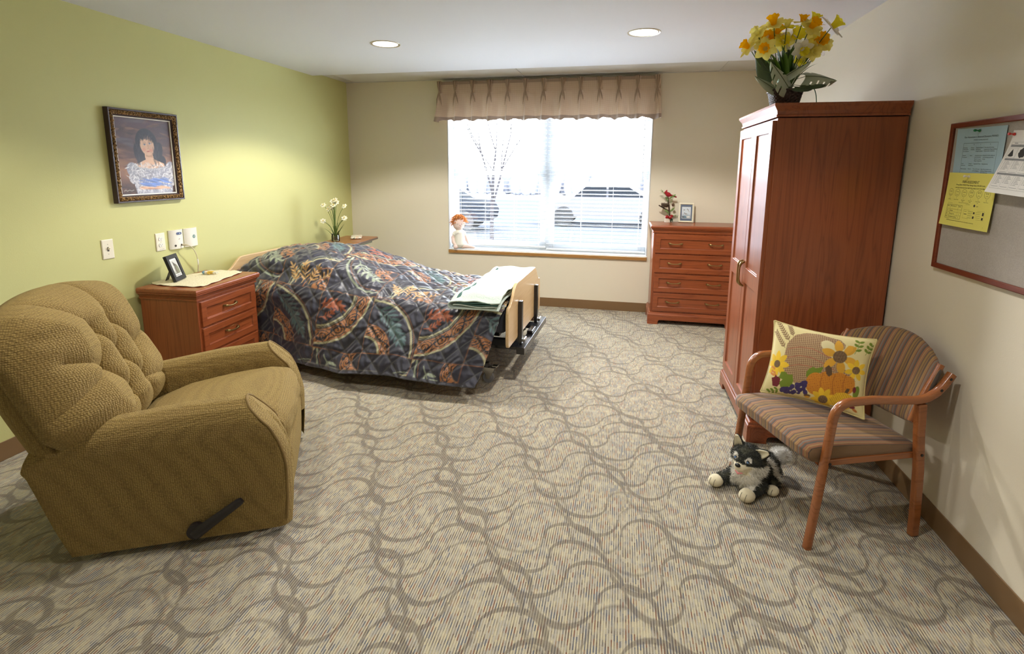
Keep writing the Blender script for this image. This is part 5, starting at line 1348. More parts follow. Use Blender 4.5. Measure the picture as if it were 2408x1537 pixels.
# ------------------------------------------------------------------ valance
va = thing('window_valance', 'taupe checked pleated valance with a darker hem hanging above the window', 'valance', (2.26, 0, 0))
t = NT('taupe checked sheer'); tc = t.node('ShaderNodeTexCoord'); sx_ = t.node('ShaderNodeSeparateXYZ'); t.link(tc.outputs['Object'], sx_.inputs[0])
chk = t.math('MULTIPLY', t.math('GREATER_THAN', t.math('FRACT', t.math('DIVIDE', sx_.outputs[0], .0095)), .45), t.math('GREATER_THAN', t.math('FRACT', t.math('DIVIDE', sx_.outputs[2], .0095)), .45))
colr = t.mix(t.math('MULTIPLY', chk, .75), rgb(186, 160, 134), rgb(214, 192, 166))
hem_ = t.math('LESS_THAN', sx_.outputs[2], 2.036); topb = t.math('GREATER_THAN', sx_.outputs[2], 2.368)
colr = t.mix(t.math('MAXIMUM', t.math('MULTIPLY', hem_, .85), t.math('MULTIPLY', topb, .6)), colr, rgb(132, 112, 98))
df = t.node('ShaderNodeBsdfPrincipled'); t.link(colr, df.inputs['Base Color']); df.inputs['Roughness'].default_value = .55; df.inputs['Sheen Weight'].default_value = .4
tl_ = t.node('ShaderNodeBsdfTranslucent'); t.link(colr, tl_.inputs[0]); mx = t.node('ShaderNodeMixShader'); mx.inputs[0].default_value = .12; t.link(df.outputs[0], mx.inputs[1]); t.link(tl_.outputs[0], mx.inputs[2]); t.link(mx.outputs[0], t.out.inputs[0]); val_m = t.m
PX = [1.142, 1.321, 1.506, 1.689, 1.882, 2.069, 2.257, 2.451, 2.629, 2.818, 3.003, 3.182, 3.370]
VX0, VX1, VZ0, VZ1 = 1.128, 3.398, 1.998, 2.398
sk = [random.uniform(-.02, .02) for _ in PX]
def val_fn(u, v):
    x = VX0 + (VX1 - VX0) * u; z = VZ1 + (VZ0 - VZ1) * v
    d = 0; dz = 0; dx = 0
    for i, p in enumerate(PX):
        c = x - p - sk[i] * v
        if v < .30:
            k = v / .30; wdt = .019 * (1 - k) + .006
            if abs(c) < wdt * 2: d += (.038 * (1 - .45 * k)) * math.exp(-(c / wdt) ** 4) * (.60 + .40 * math.cos(c / wdt * 5.2))
            if v > .20: d -= .016 * math.exp(-(c / .02) ** 2) * (v - .20) / .10
        else:
            k = (v - .30) / .70; wdt = .010 + .046 * k ** .7
            wl_ = wdt * (.42 if c < 0 else 1.25); d += (.020 + .046 * k ** .7) * math.exp(-(c / wl_) ** 2); d += .006 * math.exp(-(c / wdt) ** 2) * math.cos(c / wdt * 6) * (1 - k)
            d -= .022 * math.exp(-((abs(c) - .080) / .03) ** 2) * k ** .5
    if v > .3:
        k = (v - .3) / .7; d += .004 * math.sin(x * 70 + v * 9) * k + .003 * math.sin(x * 41 - v * 22) * k
        dz = -.012 * k * math.sin(x * 34.2) - .004 * math.sin(x * 83) * k
    flare = .016 * max(0, v - .3)
    if u < .06: dx = -.055 * max(0, v - .25) ** 1.2 * (1 - u / .06)
    if u > .97: dx = .020 * v * (u - .97) / .03
    return (x - 2.26 + dx, -.100 - d - flare, z + dz)
m = MB(); m.grid(val_fn, 560, 46)
for side in (0, 1):
    def ret(u, v, side=side):
        p = val_fn(side, v); return (p[0], p[1] * (1 - u) + (-.004) * u, p[2])
    m.grid(ret, 6, 46)
o = m.build('valance_cloth', val_m, va, smooth=True, auto=False)
bm = bmesh.new(); bm.from_mesh(o.data); bmesh.ops.remove_doubles(bm, verts=bm.verts, dist=1e-5); bm.to_mesh(o.data); bm.free()
pl_m = NT('taupe pleat cloth'); v = pl_m.coord((1, 1, 1)); n = pl_m.noise(v, 300, 2); pl_m.bsdf(pl_m.mix(n.outputs[0], rgb(146, 122, 100), rgb(170, 146, 120)), .55, Sheen_Weight=.4); pl_m = pl_m.m  # same valance cloth, colour darkened because its folded layers pass less backlight
for i, p in enumerate(PX):
    q = MB(); x = p - 2.26 + .0
    for s_ in (-1, 0, 1):
        q.tube([(x + s_ * .018, -.118 - .016 * (s_ == 0), VZ1 + .003), (x + s_ * .012, -.122 - .012 * (s_ == 0), VZ1 - .05), (x + s_ * .0045, -.124 - .004 * (s_ == 0), VZ1 - .100), (x + s_ * .004, -.125, VZ1 - .112), (x + s_ * .010, -.128 - .006 * (s_ == 0), VZ1 - .135), (x + s_ * .020 + sk[i] * .3, -.130, VZ1 - .18), (x + s_ * .030 + sk[i] * .5, -.126, VZ1 - .25)], [.0085, .0075, .0045, .0042, .0062, .0075, .001], 8, flat=1.0)
    q.build('pleat', pl_m, va, smooth=True)
MB().box(VX0 - 2.26 + .01, VX1 - 2.26 - .01, -.080, -.004, VZ1 - .045, VZ1 - .012).build('mounting_board', plain('board', rgb(220, 216, 208), .6), va, smooth=False)
# ------------------------------------------------------------------ doily, photo frame and figurine on the nightstand
NZ = .7365
dl_ = MB()
_c = [(.030, -2.680), (.120, -2.735), (.250, -2.742), (.400, -2.728), (.445, -2.690), (.425, -2.560), (.395, -2.420), (.372, -2.290), (.352, -2.245), (.270, -2.222), (.160, -2.235), (.095, -2.265), (.070, -2.400), (.050, -2.540)]
_P = np.array(_c); cxy = _P.mean(0)
def closed(P, n):
    out = []
    for k in range(n):
        t_ = k / n * len(P); i = int(t_); f = t_ - i; p0, p1, p2, p3 = P[(i - 1) % len(P)], P[i % len(P)], P[(i + 1) % len(P)], P[(i + 2) % len(P)]
        out.append(.5 * (2 * p1 + (p2 - p0) * f + (2 * p0 - 5 * p1 + 4 * p2 - p3) * f * f + (3 * p1 - p0 - 3 * p2 + p3) * f ** 3))
    return np.array(out)
_E = closed(_P, 120)
def doil(u, v):
    p = cxy + (_E[int(round(u * 120)) % 120] - cxy) * (v * (1 + .012 * math.sin(u * 2 * PI * 30) * (v > .95)))
    return (p[0], p[1], NZ + .0012 + .0022 * (v ** 6) * (1 + math.sin(u * 2 * PI * 13)))
dl_.grid(doil, 120, 14, closeu=True)
t = NT('cream lace linen'); v = t.coord(); vo = t.node('ShaderNodeTexVoronoi'); vo.inputs['Scale'].default_value = 120; t.link(v, vo.inputs['Vector'])
t.bsdf(t.mix(vo.outputs['Distance'], rgb(244, 236, 208), rgb(214, 202, 166)), .9, t.bump(vo.outputs['Distance'], .4, .002)); 
o = dl_.build('doily', t.m, smooth=True, auto=False); tag(o, 'cream scalloped linen doily on the nightstand top', 'doily')
sm = o.modifiers.new('Solid', 'SOLIDIFY'); sm.thickness = .0012; sm.offset = 1
pf = thing('photo_frame', 'small black easel photo frame standing on the cream doily', 'photo frame', (.158, -2.585, NZ + .0055), 0)
# local: a along the bottom edge, up leaning back
fx = Vector((-.37, .929, 0)); fn_ = Vector((.929, .37, 0)); lean = math.radians(17); fu = (Vector((0, 0, 1)) * math.cos(lean) - fn_ * math.sin(lean)); fo_ = (fn_ * math.cos(lean) + Vector((0, 0, 1)) * math.sin(lean))
PFm = lambda a, b_, d: tuple(fx * a + fu * (b_ + .09) + fo_ * d)
blk = plain('black satin frame', rgb(34, 34, 38), .4)
frame_loop('frame', .150, .180, [(0, -.011), (0, .006), (.002, .008), (.026, .008), (.028, .005), (.028, -.011)], blk, pf, PFm)
m = MB(); m.prism([(-.0465, -.0615), (.0465, -.0615), (.0465, .0615), (-.0465, .0615)], -.010, .002, PFm); m.build('mat_border', plain('white mat', rgb(226, 224, 222), .7), pf, smooth=False)
cvx, cvy = np.meshgrid(np.linspace(0, .078, 50), np.linspace(0, .096, 60)); cv = Canvas(cvx.ravel(), cvy.ravel(), rgb3(206, 206, 202)); cv.soft = .002
cv.fill(sstep(.03, .0, cv.Y), rgb3(150, 152, 140)); cv.fill(cv.ell(.045, .035, .022, .034, -.2), rgb3(116, 110, 98)); cv.fill(cv.ell(.036, .066, .012, .013), rgb3(104, 98, 90)); cv.fill(cv.leaf(.03, .07, .026, .09, .005), rgb3(104, 98, 90)); cv.fill(cv.ell(.062, .03, .014, .03, .1), rgb3(132, 136, 112))
m = MB(); m.v = [PFm(float(x) - .039, float(y) - .044, .0025) for x, y in zip(cv.X, cv.Y)]; m.f = [(j * 50 + i, j * 50 + i + 1, (j + 1) * 50 + i + 1, (j + 1) * 50 + i) for j in range(59) for i in range(49)]; m.mi = [0] * len(m.f)
m.build('photo', vcol_mat('photo print', .3), pf, smooth=False, auto=False, vcol=cv.c)
m = MB()
for k in range(9): m.prism([(-.042 + k * .0095, -.057 + .002 * (k % 3)), (-.036 + k * .0095, -.057 + .002 * (k % 3)), (-.035 + k * .0095, -.051), (-.041 + k * .0095, -.050)], .0025, .0032, PFm)
m.build('caption', plain('grey lettering', rgb(150, 150, 150), .6), pf, smooth=False)
m = MB(); m.prism([(-.022, -.085), (.022, -.085), (.016, .03), (-.016, .03)], 0, .003, lambda a, b_, d: tuple(fx * a + Vector((0, 0, 1)) * ((b_ + .085) * 1.0) + fn_ * (-.082 + (b_ + .085) * .40 - d))); m.build('easel_leg', blk, pf, smooth=False)
fg = thing('ceramic_figurine', 'tiny blue and yellow ceramic figurine lying on the doily', 'figurine', (.205, -2.372, NZ + .004), .35)
fm = MB(); fm.ball((0, 0, .0125), (.026, .012, .0115), 16, 10); fm.build('body', plain('yellow glaze', rgb(226, 190, 84), .25), fg)
fm = MB(); fm.ball((-.034, .0, .013), (.013, .012, .012), 16, 10); fm.build('head', plain('pale glaze', rgb(232, 220, 196), .25), fg)
fm = MB(); fm.ball((-.046, .001, .013), (.013, .014, .0125), 16, 10); fm.build('blue_cap', plain('blue glaze', rgb(120, 160, 190), .25), fg)
for s_ in (-1, 1):
    fm = MB(); fm.tube([(.018, s_ * .006, .012), (.034, s_ * .010, .010), (.046, s_ * .012, .009)], [.006, .0055, .007], 10); fm.build('leg', plain('white glaze', rgb(236, 232, 214), .25), fg)
    fm = MB(); fm.tube([(-.02, s_ * .008, .014), (-.012, s_ * .018, .008), (.0, s_ * .022, .007)], [.005, .0045, .0055], 10); fm.build('arm', plain('yellow glaze', rgb(226, 190, 84), .25), fg)

# ------------------------------------------------------------------ flower jar and tissue packet on the overbed table
leaf_m = NT('leaf green'); v = leaf_m.coord(); n = leaf_m.noise(v, 30, 3); leaf_m.bsdf(leaf_m.mix(n.outputs[0], rgb(66, 92, 40), rgb(104, 128, 56)), .5); leaf_m = leaf_m.m
white_pet = plain('white petal', rgb(246, 244, 226), .6)
def blade(path, w, m, up=(0, 0, 1), twist=0):
    """narrow strap leaf along a path"""
    P = [Vector(p) for p in path]; n = len(P); vs = []
    for i, p in enumerate(P):
        d = (P[min(i + 1, n - 1)] - P[max(i - 1, 0)]).normalized(); s_ = d.cross(Vector(up)); s_ = s_.normalized() if s_.length > 1e-4 else Vector((1, 0, 0))
        nn = s_.cross(d); k = i / (n - 1); ww = w * (math.sin(min(1, k * 1.0 + .22) * PI) ** .6 if k < .99 else .04)
        vs += [p - s_ * ww + nn * ww * .25, p, p + s_ * ww + nn * ww * .25]
    m.add(vs, [(3 * i + a, 3 * i + a + 1, 3 * i + a + 4, 3 * i + a + 3) for i in range(n - 1) for a in (0, 1)])
    return m
def bez(p0, p1, p2, n=10):
    return [tuple((1 - t_) ** 2 * np.array(p0) + 2 * t_ * (1 - t_) * np.array(p1) + t_ * t_ * np.array(p2)) for t_ in np.linspace(0, 1, n)]
jr = thing('flower_jar', 'small glass jar of white narcissus with thin green leaves on the overbed table', 'potted flowers', (.298, -.868, .7755))
gm = NT('jar glass'); tr = gm.node('ShaderNodeBsdfTransparent'); tr.inputs[0].default_value = (.90, .94, .92, 1); gl = gm.node('ShaderNodeBsdfGlossy'); gl.inputs['Roughness'].default_value = .05; fw = gm.node('ShaderNodeLayerWeight'); fw.inputs[0].default_value = .35
mx = gm.node('ShaderNodeMixShader'); gm.link(fw.outputs['Fresnel'], mx.inputs[0]); gm.link(tr.outputs[0], mx.inputs[1]); gm.link(gl.outputs[0], mx.inputs[2]); gm.link(mx.outputs[0], gm.out.inputs[0])
MB().lathe([(.0, .0), (.036, .0), (.039, .004), (.039, .052), (.036, .060), (.036, .072), (.038, .076), (.0355, .076), (.0335, .071), (.0335, .060), (.0365, .051), (.0365, .005), (.0, .004)], 36, caps=False).build('glass_jar', gm.m, jr)
pb = MB()
for i in range(70):
    a = random.random() * 6.3; r = .029 * math.sqrt(random.random()); pb.ball((r * math.cos(a), r * math.sin(a), .011 + .034 * random.random()), (.006, .005, .005), 8, 6)
pbo = pb.build('pebbles', plain('brown pebbles', rgb(132, 108, 84), .5), jr); pbo['kind'] = 'stuff'
def narc(parent, c, nrm, r, pet_m, cup_m, cup=.35, name='flower', stem=None, stem_m=None, n=6, ruff=0):
    c = Vector(c); nz = Vector(nrm).normalized(); ux = nz.orthogonal().normalized(); uy = nz.cross(ux); a00 = random.random() * 6
    m = MB()
    for k in range(n):
        a = a00 + k * 2 * PI / n; d = ux * math.cos(a) + uy * math.sin(a); s_ = nz.cross(d); zo = .0012 * (k % 2); w = r * .36; cv_ = random.uniform(-.10, .18)
        def fn(u, v):
            ww = w * (math.sin(min(1, u * .82 + .16) * PI)) ** .7 if u < .995 else 0
            return tuple(c + d * (u * r) + s_ * ((v - .5) * 2 * ww) + nz * (zo + cv_ * r * u * u + .06 * r * (2 * v - 1) ** 2))
        m.grid(fn, 9, 5)
    o = m.build(name, pet_m, parent, smooth=True, auto=False, fix=False)
    q = MB(); R_ = r * cup
    def cf(u, v):
        a = u * 2 * PI; rr = R_ * (.45 + .35 * v + .30 * v ** 4) * (1 + ruff * math.sin(a * 9) * v ** 3); return tuple(c + (ux * math.cos(a) + uy * math.sin(a)) * rr + nz * (v * R_ * 1.7 * (1 + .05 * math.sin(a * 7) * v)))
    q.grid(cf, 36 if ruff else 16, 8, closeu=True); q.build('trumpet', cup_m, o, smooth=True, auto=False, fix=False)
    if stem:
        q = MB(); q.tube(bez(stem[0], stem[1], tuple(c - nz * .002), 12), stem[2], 7); q.build('stem', stem_m, o)
    return o
for (x, y, L, h, b_) in ((-.16, -.02, 0, .14, .07), (-.12, .03, 0, .19, .10), (-.09, -.05, 0, .22, .12), (.14, .02, 0, .20, .09), (.17, -.03, 0, .22, .10), (.10, .06, 0, .12, .12), (.12, -.05, 0, .10, .10), (-.05, .05, 0, .13, .14), (.05, -.06, 0, .15, .15), (-.06, -.06, 0, .09, .12), (.02, .05, 0, .20, .14), (.07, .02, 0, .23, .15), (-.02, -.03, 0, .16, .12)):
    blade(bez((x * .08, y * .08, .02), (x * .35, y * .4, b_ + .05), (x, y, h), 10), .0062, MB()).build('leaf', leaf_m, jr, smooth=True, auto=False, fix=False)
for (x, y, z) in ((-.115, .0, .355), (-.055, -.01, .320), (-.035, .02, .330), (-.022, -.02, .345), (-.010, .0, .395), (.0, .02, .370), (.010, -.01, .405), (.022, .015, .385), (.012, -.02, .360), (.115, .0, .350), (.10, .02, .225), (.118, -.02, .235), (-.14, .02, .195), (.03, -.02, .41)):
    narc(jr, (x, y, z), (random.uniform(-.5, .5), -.8, random.uniform(.2, .9)), .030, white_pet, plain('cream cup', rgb(244, 232, 180), .6), .3, 'flower', ((x * .05, y * .05, .03), (x * .15, y * .2, z * .75), .0022), leaf_m, 6)
pk = thing('wrapped_packet', 'flat packet in floral print plastic lying on the overbed table', 'packet', (.385, -.615, .7755), .45)
t = NT('printed wrapper'); v = t.coord(); n = t.noise(v, 22, 2, .5, 1.2)
t.bsdf(t.ramp(n.outputs[0], [(.30, rgb(92, 116, 92)), (.40, rgb(232, 226, 206)), (.55, rgb(238, 232, 214)), (.62, rgb(222, 160, 112)), (.70, rgb(240, 234, 216)), (.80, rgb(60, 60, 56))]), .3); 
m = MB()
def pkf(u, v):
    a = u * 2 * PI; t_ = (v - .5) * PI; ex = lambda q, p: math.copysign(abs(q) ** p, q)
    x = ex(math.cos(t_), .3) * ex(math.cos(a), .25); y = ex(math.cos(t_), .3) * ex(math.sin(a), .25); return (x * .055, y * .095, .013 + .0128 * ex(math.sin(t_), .6))
m.grid(pkf, 48, 18, closeu=True); m.build('wrapper', t.m, pk, smooth=True, auto=False)

# ------------------------------------------------------------------ cardinal ornament and bird print on the chest
br_ = thing('cardinal_ornament', 'red cardinal ornament with a twig nest, greenery and three red apples, on the chest', 'ornament', (3.540, -.085, .9755))
brown = wood_mat('bark twig', 'z', (50, 36, 28), (92, 70, 54), .8, 0)
fel = plain('red felt', rgb(150, 22, 32), .9)
bs = MB(); bs.lathe([(.0, .0), (.034, .0), (.036, .002), (.036, .034), (.033, .037), (.0, .037)], 26, caps=False); bs.build('birch_base', plain('birch bark', rgb(214, 202, 184), .8), br_)
tw = MB(); tw.tube([(.012, 0, .035), (.008, 0, .10), (.002, .0, .16), (-.010, 0, .215), (-.014, 0, .255)], [.0085, .008, .0085, .0075, .0075], 9); tw.build('branch', brown, br_)
tw = MB(); tw.tube([(.0, -.004, .115), (-.05, -.012, .142), (-.098, -.018, .170)], [.0055, .006, .0055], 8); tw.build('branch', brown, br_)
ne = MB()
for i in range(150):
    a = random.random() * 6.3; r = .026 + .010 * random.random(); z = .158 + .030 * random.random(); k = .5 + random.random()
    ne.tube([(-.040 + r * math.cos(a), -.018 + r * .8 * math.sin(a), z), (-.040 + r * 1.08 * math.cos(a + k * .5), -.018 + r * .86 * math.sin(a + k * .5), z + random.uniform(-.008, .01)), (-.040 + r * math.cos(a + k), -.018 + r * .8 * math.sin(a + k), z + random.uniform(-.008, .01))], .0012, 4)
nb = MB(); nb.lathe([(.0, .148), (.020, .150), (.031, .165), (.034, .180), (.028, .182), (.022, .168), (.0, .160)], 20, (-.040, -.018, 0), caps=False); nbo = nb.build('nest', plain('nest straw', rgb(74, 58, 44), .9), br_)
n2 = ne.build('nest_twigs', plain('dry twig', rgb(96, 78, 62), .9), nbo); n2['kind'] = 'stuff'
bd = MB(); cb_ = Vector((-.012, -.004, .278))
bd.ball(tuple(cb_), (.030, .020, .022), 20, 12, (0, .45, 0)); bdo = bd.build('cardinal', fel, br_)
q = MB(); q.ball((-.034, -.004, .296), (.016, .014, .0155), 16, 10); q.tube([(-.032, -.004, .304), (-.028, -.004, .318), (-.024, -.004, .324)], [.010, .006, .001], 10); q.build('head', fel, bdo)
q = MB(); q.tube([(-.046, -.004, .294), (-.057, -.004, .291)], [.005, .0008], 8); q.build('beak', plain('orange beak', rgb(206, 120, 50), .5), bdo)
q = MB(); q.tube([(.010, -.004, .270), (.040, -.004, .262), (.070, -.004, .252)], [.011, .008, .006], 10, flat=.45, up=(0, 0, 1)); q.build('tail', fel, bdo)
grn = plain('faux greenery', rgb(122, 150, 84), .7); grn2 = plain('dark faux needles', rgb(46, 74, 48), .8)
gv = MB()
for (p0, p1) in (((.0, 0, .235), (-.085, -.01, .318)), ((-.004, -.01, .20), (-.035, -.02, .245)), ((.008, -.01, .10), (.050, -.03, .135)), ((.01, -.02, .17), (.030, -.025, .24)), ((.0, -.01, .23), (.055, -.01, .268)), ((.012, -.02, .08), (-.035, -.03, .118)), ((.01, -.02, .07), (.085, -.03, .062))):
    p0, p1 = Vector(p0), Vector(p1); gv.tube([p0, (p0 + p1) / 2 + Vector((0, -.004, .004)), p1], .0011, 5)
    for k in range(15):
        c = p0.lerp(p1, .20 + .80 * k / 14); d = (p1 - p0).normalized(); s_ = Vector((d.z, random.uniform(-.6, .6), -d.x)) * (1 if k % 2 else -1)
        e = c + (s_ * .8 + d * .7).normalized() * random.uniform(.014, .024); blade([c, (c + e) / 2 + Vector((0, -.001, .001)), e], .0062, gv)
gv = gv.build('greenery', grn, br_, smooth=True, auto=False, fix=False); gv['kind'] = 'stuff'
pn = MB()
for i in range(90):
    a = random.random() * 6.3; c = Vector((.030, -.030, .042)); pn.tube([c, c + Vector((math.cos(a) * .014, -.012, -.035 + random.uniform(0, .03)))], .0008, 4)
pno = pn.build('pine_needles', grn2, br_); pno['kind'] = 'stuff'
app = plain('glossy red apple', rgb(150, 16, 22), .15, Coat_Weight=.6)
for p, r in (((-.014, -.028, .056), .019), ((.016, -.036, .052), .0195), ((.030, -.020, .062), .018)): q = MB(); q.ball(p, (r, r, r * .92), 18, 12); q.build('apple', app, br_)
q = MB(); q.ball((.040, -.018, .175), (.014, .013, .015), 14, 10); q.build('pine_cone', plain('cone brown', rgb(86, 62, 42), .8), br_)
wf = thing('bird_print_frame', 'small cream frame with a blue bird print leaning at the back of the chest', 'picture frame', (3.712, -.082, .9765), -.08)
wl = math.radians(9); WFm = lambda a, b_, d: (a, -d * math.cos(wl) + (b_ + .098) * math.sin(wl), (b_ + .098) * math.cos(wl) + (d) * math.sin(wl))
frame_loop('frame', .146, .196, [(0, -.010), (0, .006), (.003, .010), (.010, .011), (.016, .007), (.0175, .002), (.0175, -.010)], plain('cream painted frame', rgb(236, 230, 206), .4), wf, WFm)
m = MB(); m.prism([(-.0562, -.0812), (.0562, -.0812), (.0562, .0812), (-.0562, .0812)], -.009, .0, WFm); m.build('mat_border', plain('slate blue mat', rgb(98, 112, 134), .8), wf, smooth=False)
cvx, cvy = np.meshgrid(np.linspace(0, .084, 70), np.linspace(0, .116, 96)); cv = Canvas(cvx.ravel(), cvy.ravel(), rgb3(206, 218, 228)); cv.soft = .0015
cv.fill(sstep(.06, .0, cv.Y), rgb3(120, 150, 170)); cv.fill(((np.sin(cv.X * 260) * .004 + .024) > cv.Y) * 1.0, rgb3(96, 126, 144), .8); cv.fill(cv.ell(.062, .016, .018, .009), rgb3(226, 226, 222)); cv.fill(cv.ell(.014, .016, .012, .007), rgb3(92, 100, 110))
for (x, y, a) in ((.022, .082, .6), (.055, .088, .1), (.064, .073, -1.0), (.030, .048, -.1), (.044, .042, .3)):
    cv.fill(cv.leaf(x - .010 * math.cos(a), y - .010 * math.sin(a), x + .012 * math.cos(a), y + .012 * math.sin(a), .003), rgb3(70, 66, 62)); cv.fill(cv.leaf(x, y, x - .006, y + .012, .0025), rgb3(90, 84, 78)); cv.fill(cv.ell(x, y - .0015, .005, .002, a), rgb3(236, 236, 232))
b_ = np.minimum(np.minimum(cv.X, .084 - cv.X), np.minimum(cv.Y, .116 - cv.Y)); cv.fill((b_ < .003) * 1.0, rgb3(232, 234, 232))
m = MB(); m.v = [WFm(float(x) - .042, float(y) - .058, .0006) for x, y in zip(cv.X, cv.Y)]; m.f = [(j * 70 + i, j * 70 + i + 1, (j + 1) * 70 + i + 1, (j + 1) * 70 + i) for j in range(95) for i in range(69)]; m.mi = [0] * len(m.f)
m.build('print', vcol_mat('bird print', .5), wf, smooth=False, auto=False, vcol=cv.c)
m = MB(); m.prism([(-.02, .004), (.02, .004), (.014, .12), (-.014, .12)], 0, .003, lambda a, b_, d: (a, .058 - (b_ - .004) * .28 + d, b_)); m.build('easel_leg', blk, wf, smooth=False)

# ------------------------------------------------------------------ flower basket on the wardrobe
bk2 = thing('flower_basket', 'dark woven basket of silk daffodils with broad green leaves on top of the wardrobe', 'flower arrangement', (3.905, -2.365, 1.8335))
wick = NT('dark wicker'); v = wick.coord((1, 1, 1)); wv = wick.node('ShaderNodeTexBrick'); wick.link(v, wv.inputs[0]); n = wick.noise(v, 90, 2)
wick.bsdf(wick.mix(n.outputs[0], rgb(38, 26, 26), rgb(70, 50, 46)), .4, wick.bump(n.outputs[0], .4, .003)); wick = wick.m
def bf(u, v):
    k = u * 4; i = int(k) % 4; f = k - int(k); c = [(-1, -1), (1, -1), (1, 1), (-1, 1)]; a, b_ = c[i], c[(i + 1) % 4]
    hw = .056 + .017 * v; x = a[0] + (b_[0] - a[0]) * f; y = a[1] + (b_[1] - a[1]) * f
    L = (abs(x) ** 8 + abs(y) ** 8) ** (1 / 8); x, y = x / L, y / L
    wob = .0028 * (math.sin(u * 2 * PI * 22) * (1 if int(v * 9) % 2 else -1))
    return (x * (hw + wob), y * (hw + wob), .001 + v * .082)
m = MB(); m.grid(bf, 176, 28, closeu=True); m.add([bf(i / 44, 0) for i in range(44)], [tuple(range(44))]); bo_ = m.build('basket', wick, bk2, smooth=True, angle=50)
rim = [bf(i / 80, 1) for i in range(80)]; m = MB(); m.tube([(a * 1.01, b_ * 1.01, .083) for a, b_, c in rim + rim[:1]], .0058, 8); m.build('rim', wick, bo_)
m = MB(); m.grid(lambda u, v: tuple(np.array([bf(u, .85)[0] * v * .97, bf(u, .85)[1] * v * .97, .072 + .006 * math.sin(u * 40) * v])), 60, 6, closeu=True); m.build('moss', plain('brown moss', rgb(62, 54, 34), 1), bk2)
def silk(name, col):
    t = NT(name); d = t.node('ShaderNodeBsdfDiffuse'); d.inputs[0].default_value = col; tr = t.node('ShaderNodeBsdfTranslucent'); tr.inputs[0].default_value = col
    mx = t.node('ShaderNodeMixShader'); mx.inputs[0].default_value = .4; t.link(d.outputs[0], mx.inputs[1]); t.link(tr.outputs[0], mx.inputs[2]); t.link(mx.outputs[0], t.out.inputs[0]); return t.m
yel = silk('pale yellow silk', rgb(250, 240, 140)); oran = silk('orange silk', rgb(255, 190, 20)); whi = silk('white silk', rgb(248, 246, 242)); lem = silk('lemon silk', rgb(252, 238, 70))
stem_g = plain('stem green', rgb(84, 116, 58), .6)
FL = [((3.700, 2.140), yel, oran, .050, (-.9, -.3, .5)), ((3.792, 2.178), yel, oran, .062, (-.1, -1, .25)), ((3.800, 2.235), yel, oran, .055, (-.35, -.6, .9)), ((3.838, 2.212), yel, oran, .050, (.3, -.7, .8)), ((3.748, 2.150), whi, yel, .048, (-.5, -.5, .6)), ((3.868, 2.225), lem, yel, .045, (.0, -.4, 1)), ((3.925, 2.190), whi, lem, .066, (.25, -1, .25)), ((3.975, 2.215), yel, oran, .055, (.4, -.8, .5)), ((4.000, 2.255), whi, lem, .052, (.4, -.4, 1)), ((4.026, 2.160), yel, oran, .064, (.35, -1, .1)), ((4.070, 2.210), whi, lem, .060, (.7, -.5, .6)), ((4.060, 2.150), whi, yel, .055, (.8, -.6, -.2)), ((3.940, 2.245), yel, oran, .045, (.1, -.3, 1)), ((3.955, 2.120), whi, lem, .045, (.1, -.8, -.5)), ((3.965, 2.075), lem, yel, .032, (.1, -.9, .2)), ((3.770, 2.120), yel, oran, .050, (-.4, -.9, -.1)), ((3.870, 2.165), yel, lem, .050, (.0, -1, .1)), ((4.010, 2.110), yel, yel, .045, (.3, -.9, -.2)), ((3.730, 2.195), yel, yel, .045, (-.7, -.5, .6))]
for i, ((x, z), pm, cm, r, nn) in enumerate(FL):
    lx, lz = x - 3.905, z - 1.8335; ly = -.035 + .05 * math.sin(i * 2.4)
    narc(bk2, (lx, ly, lz), nn, r * 1.22, pm, cm, .40, 'flower', ((lx * .12, .03, .07), (lx * .5, .045, lz * .62), .0024), stem_g, 6, .10)
blm = NT('dark blade'); v = blm.coord(); n = blm.noise(v, 14, 2); blm.bsdf(blm.mix(n.outputs[0], rgb(52, 82, 30), rgb(100, 136, 46)), .4); blm = blm.m
for (x, y, z, w) in ((-.19, -.04, .268, .014), (-.155, -.05, .30, .016), (-.10, -.02, .33, .016), (-.06, -.03, .335, .017), (-.02, .0, .345, .017), (.02, -.03, .34, .017), (.06, -.01, .32, .016), (.10, -.03, .30, .016), (.145, .0, .28, .015), (.17, -.04, .22, .014), (-.16, .02, .20, .014), (-.13, -.06, .025, .013), (.10, -.05, .20, .014), (-.08, .02, .30, .018), (.0, .03, .33, .019), (.04, .03, .31, .018), (.08, .02, .28, .018), (-.045, -.04, .30, .018), (.12, .02, .25, .016), (-.12, .0, .27, .016)):
    mid_ = (x * .35, y * .5 - .01, max(z, .12) * .75 + .05)
    blade(bez((x * .1, y * .2, .07), mid_, (x, y, z), 14), w, MB()).build('strap_leaf', blm, bk2, smooth=True, auto=False, fix=False)
mono = NT('grey green silk leaf'); v = mono.coord(); n = mono.noise(v, 12, 2); mono.bsdf(mono.mix(n.outputs[0], rgb(148, 160, 134), rgb(190, 196, 172)), .45); mono = mono.m
mono2 = plain('deep green silk leaf', rgb(62, 80, 50), .45); vein = plain('leaf vein', rgb(70, 84, 50), .5)
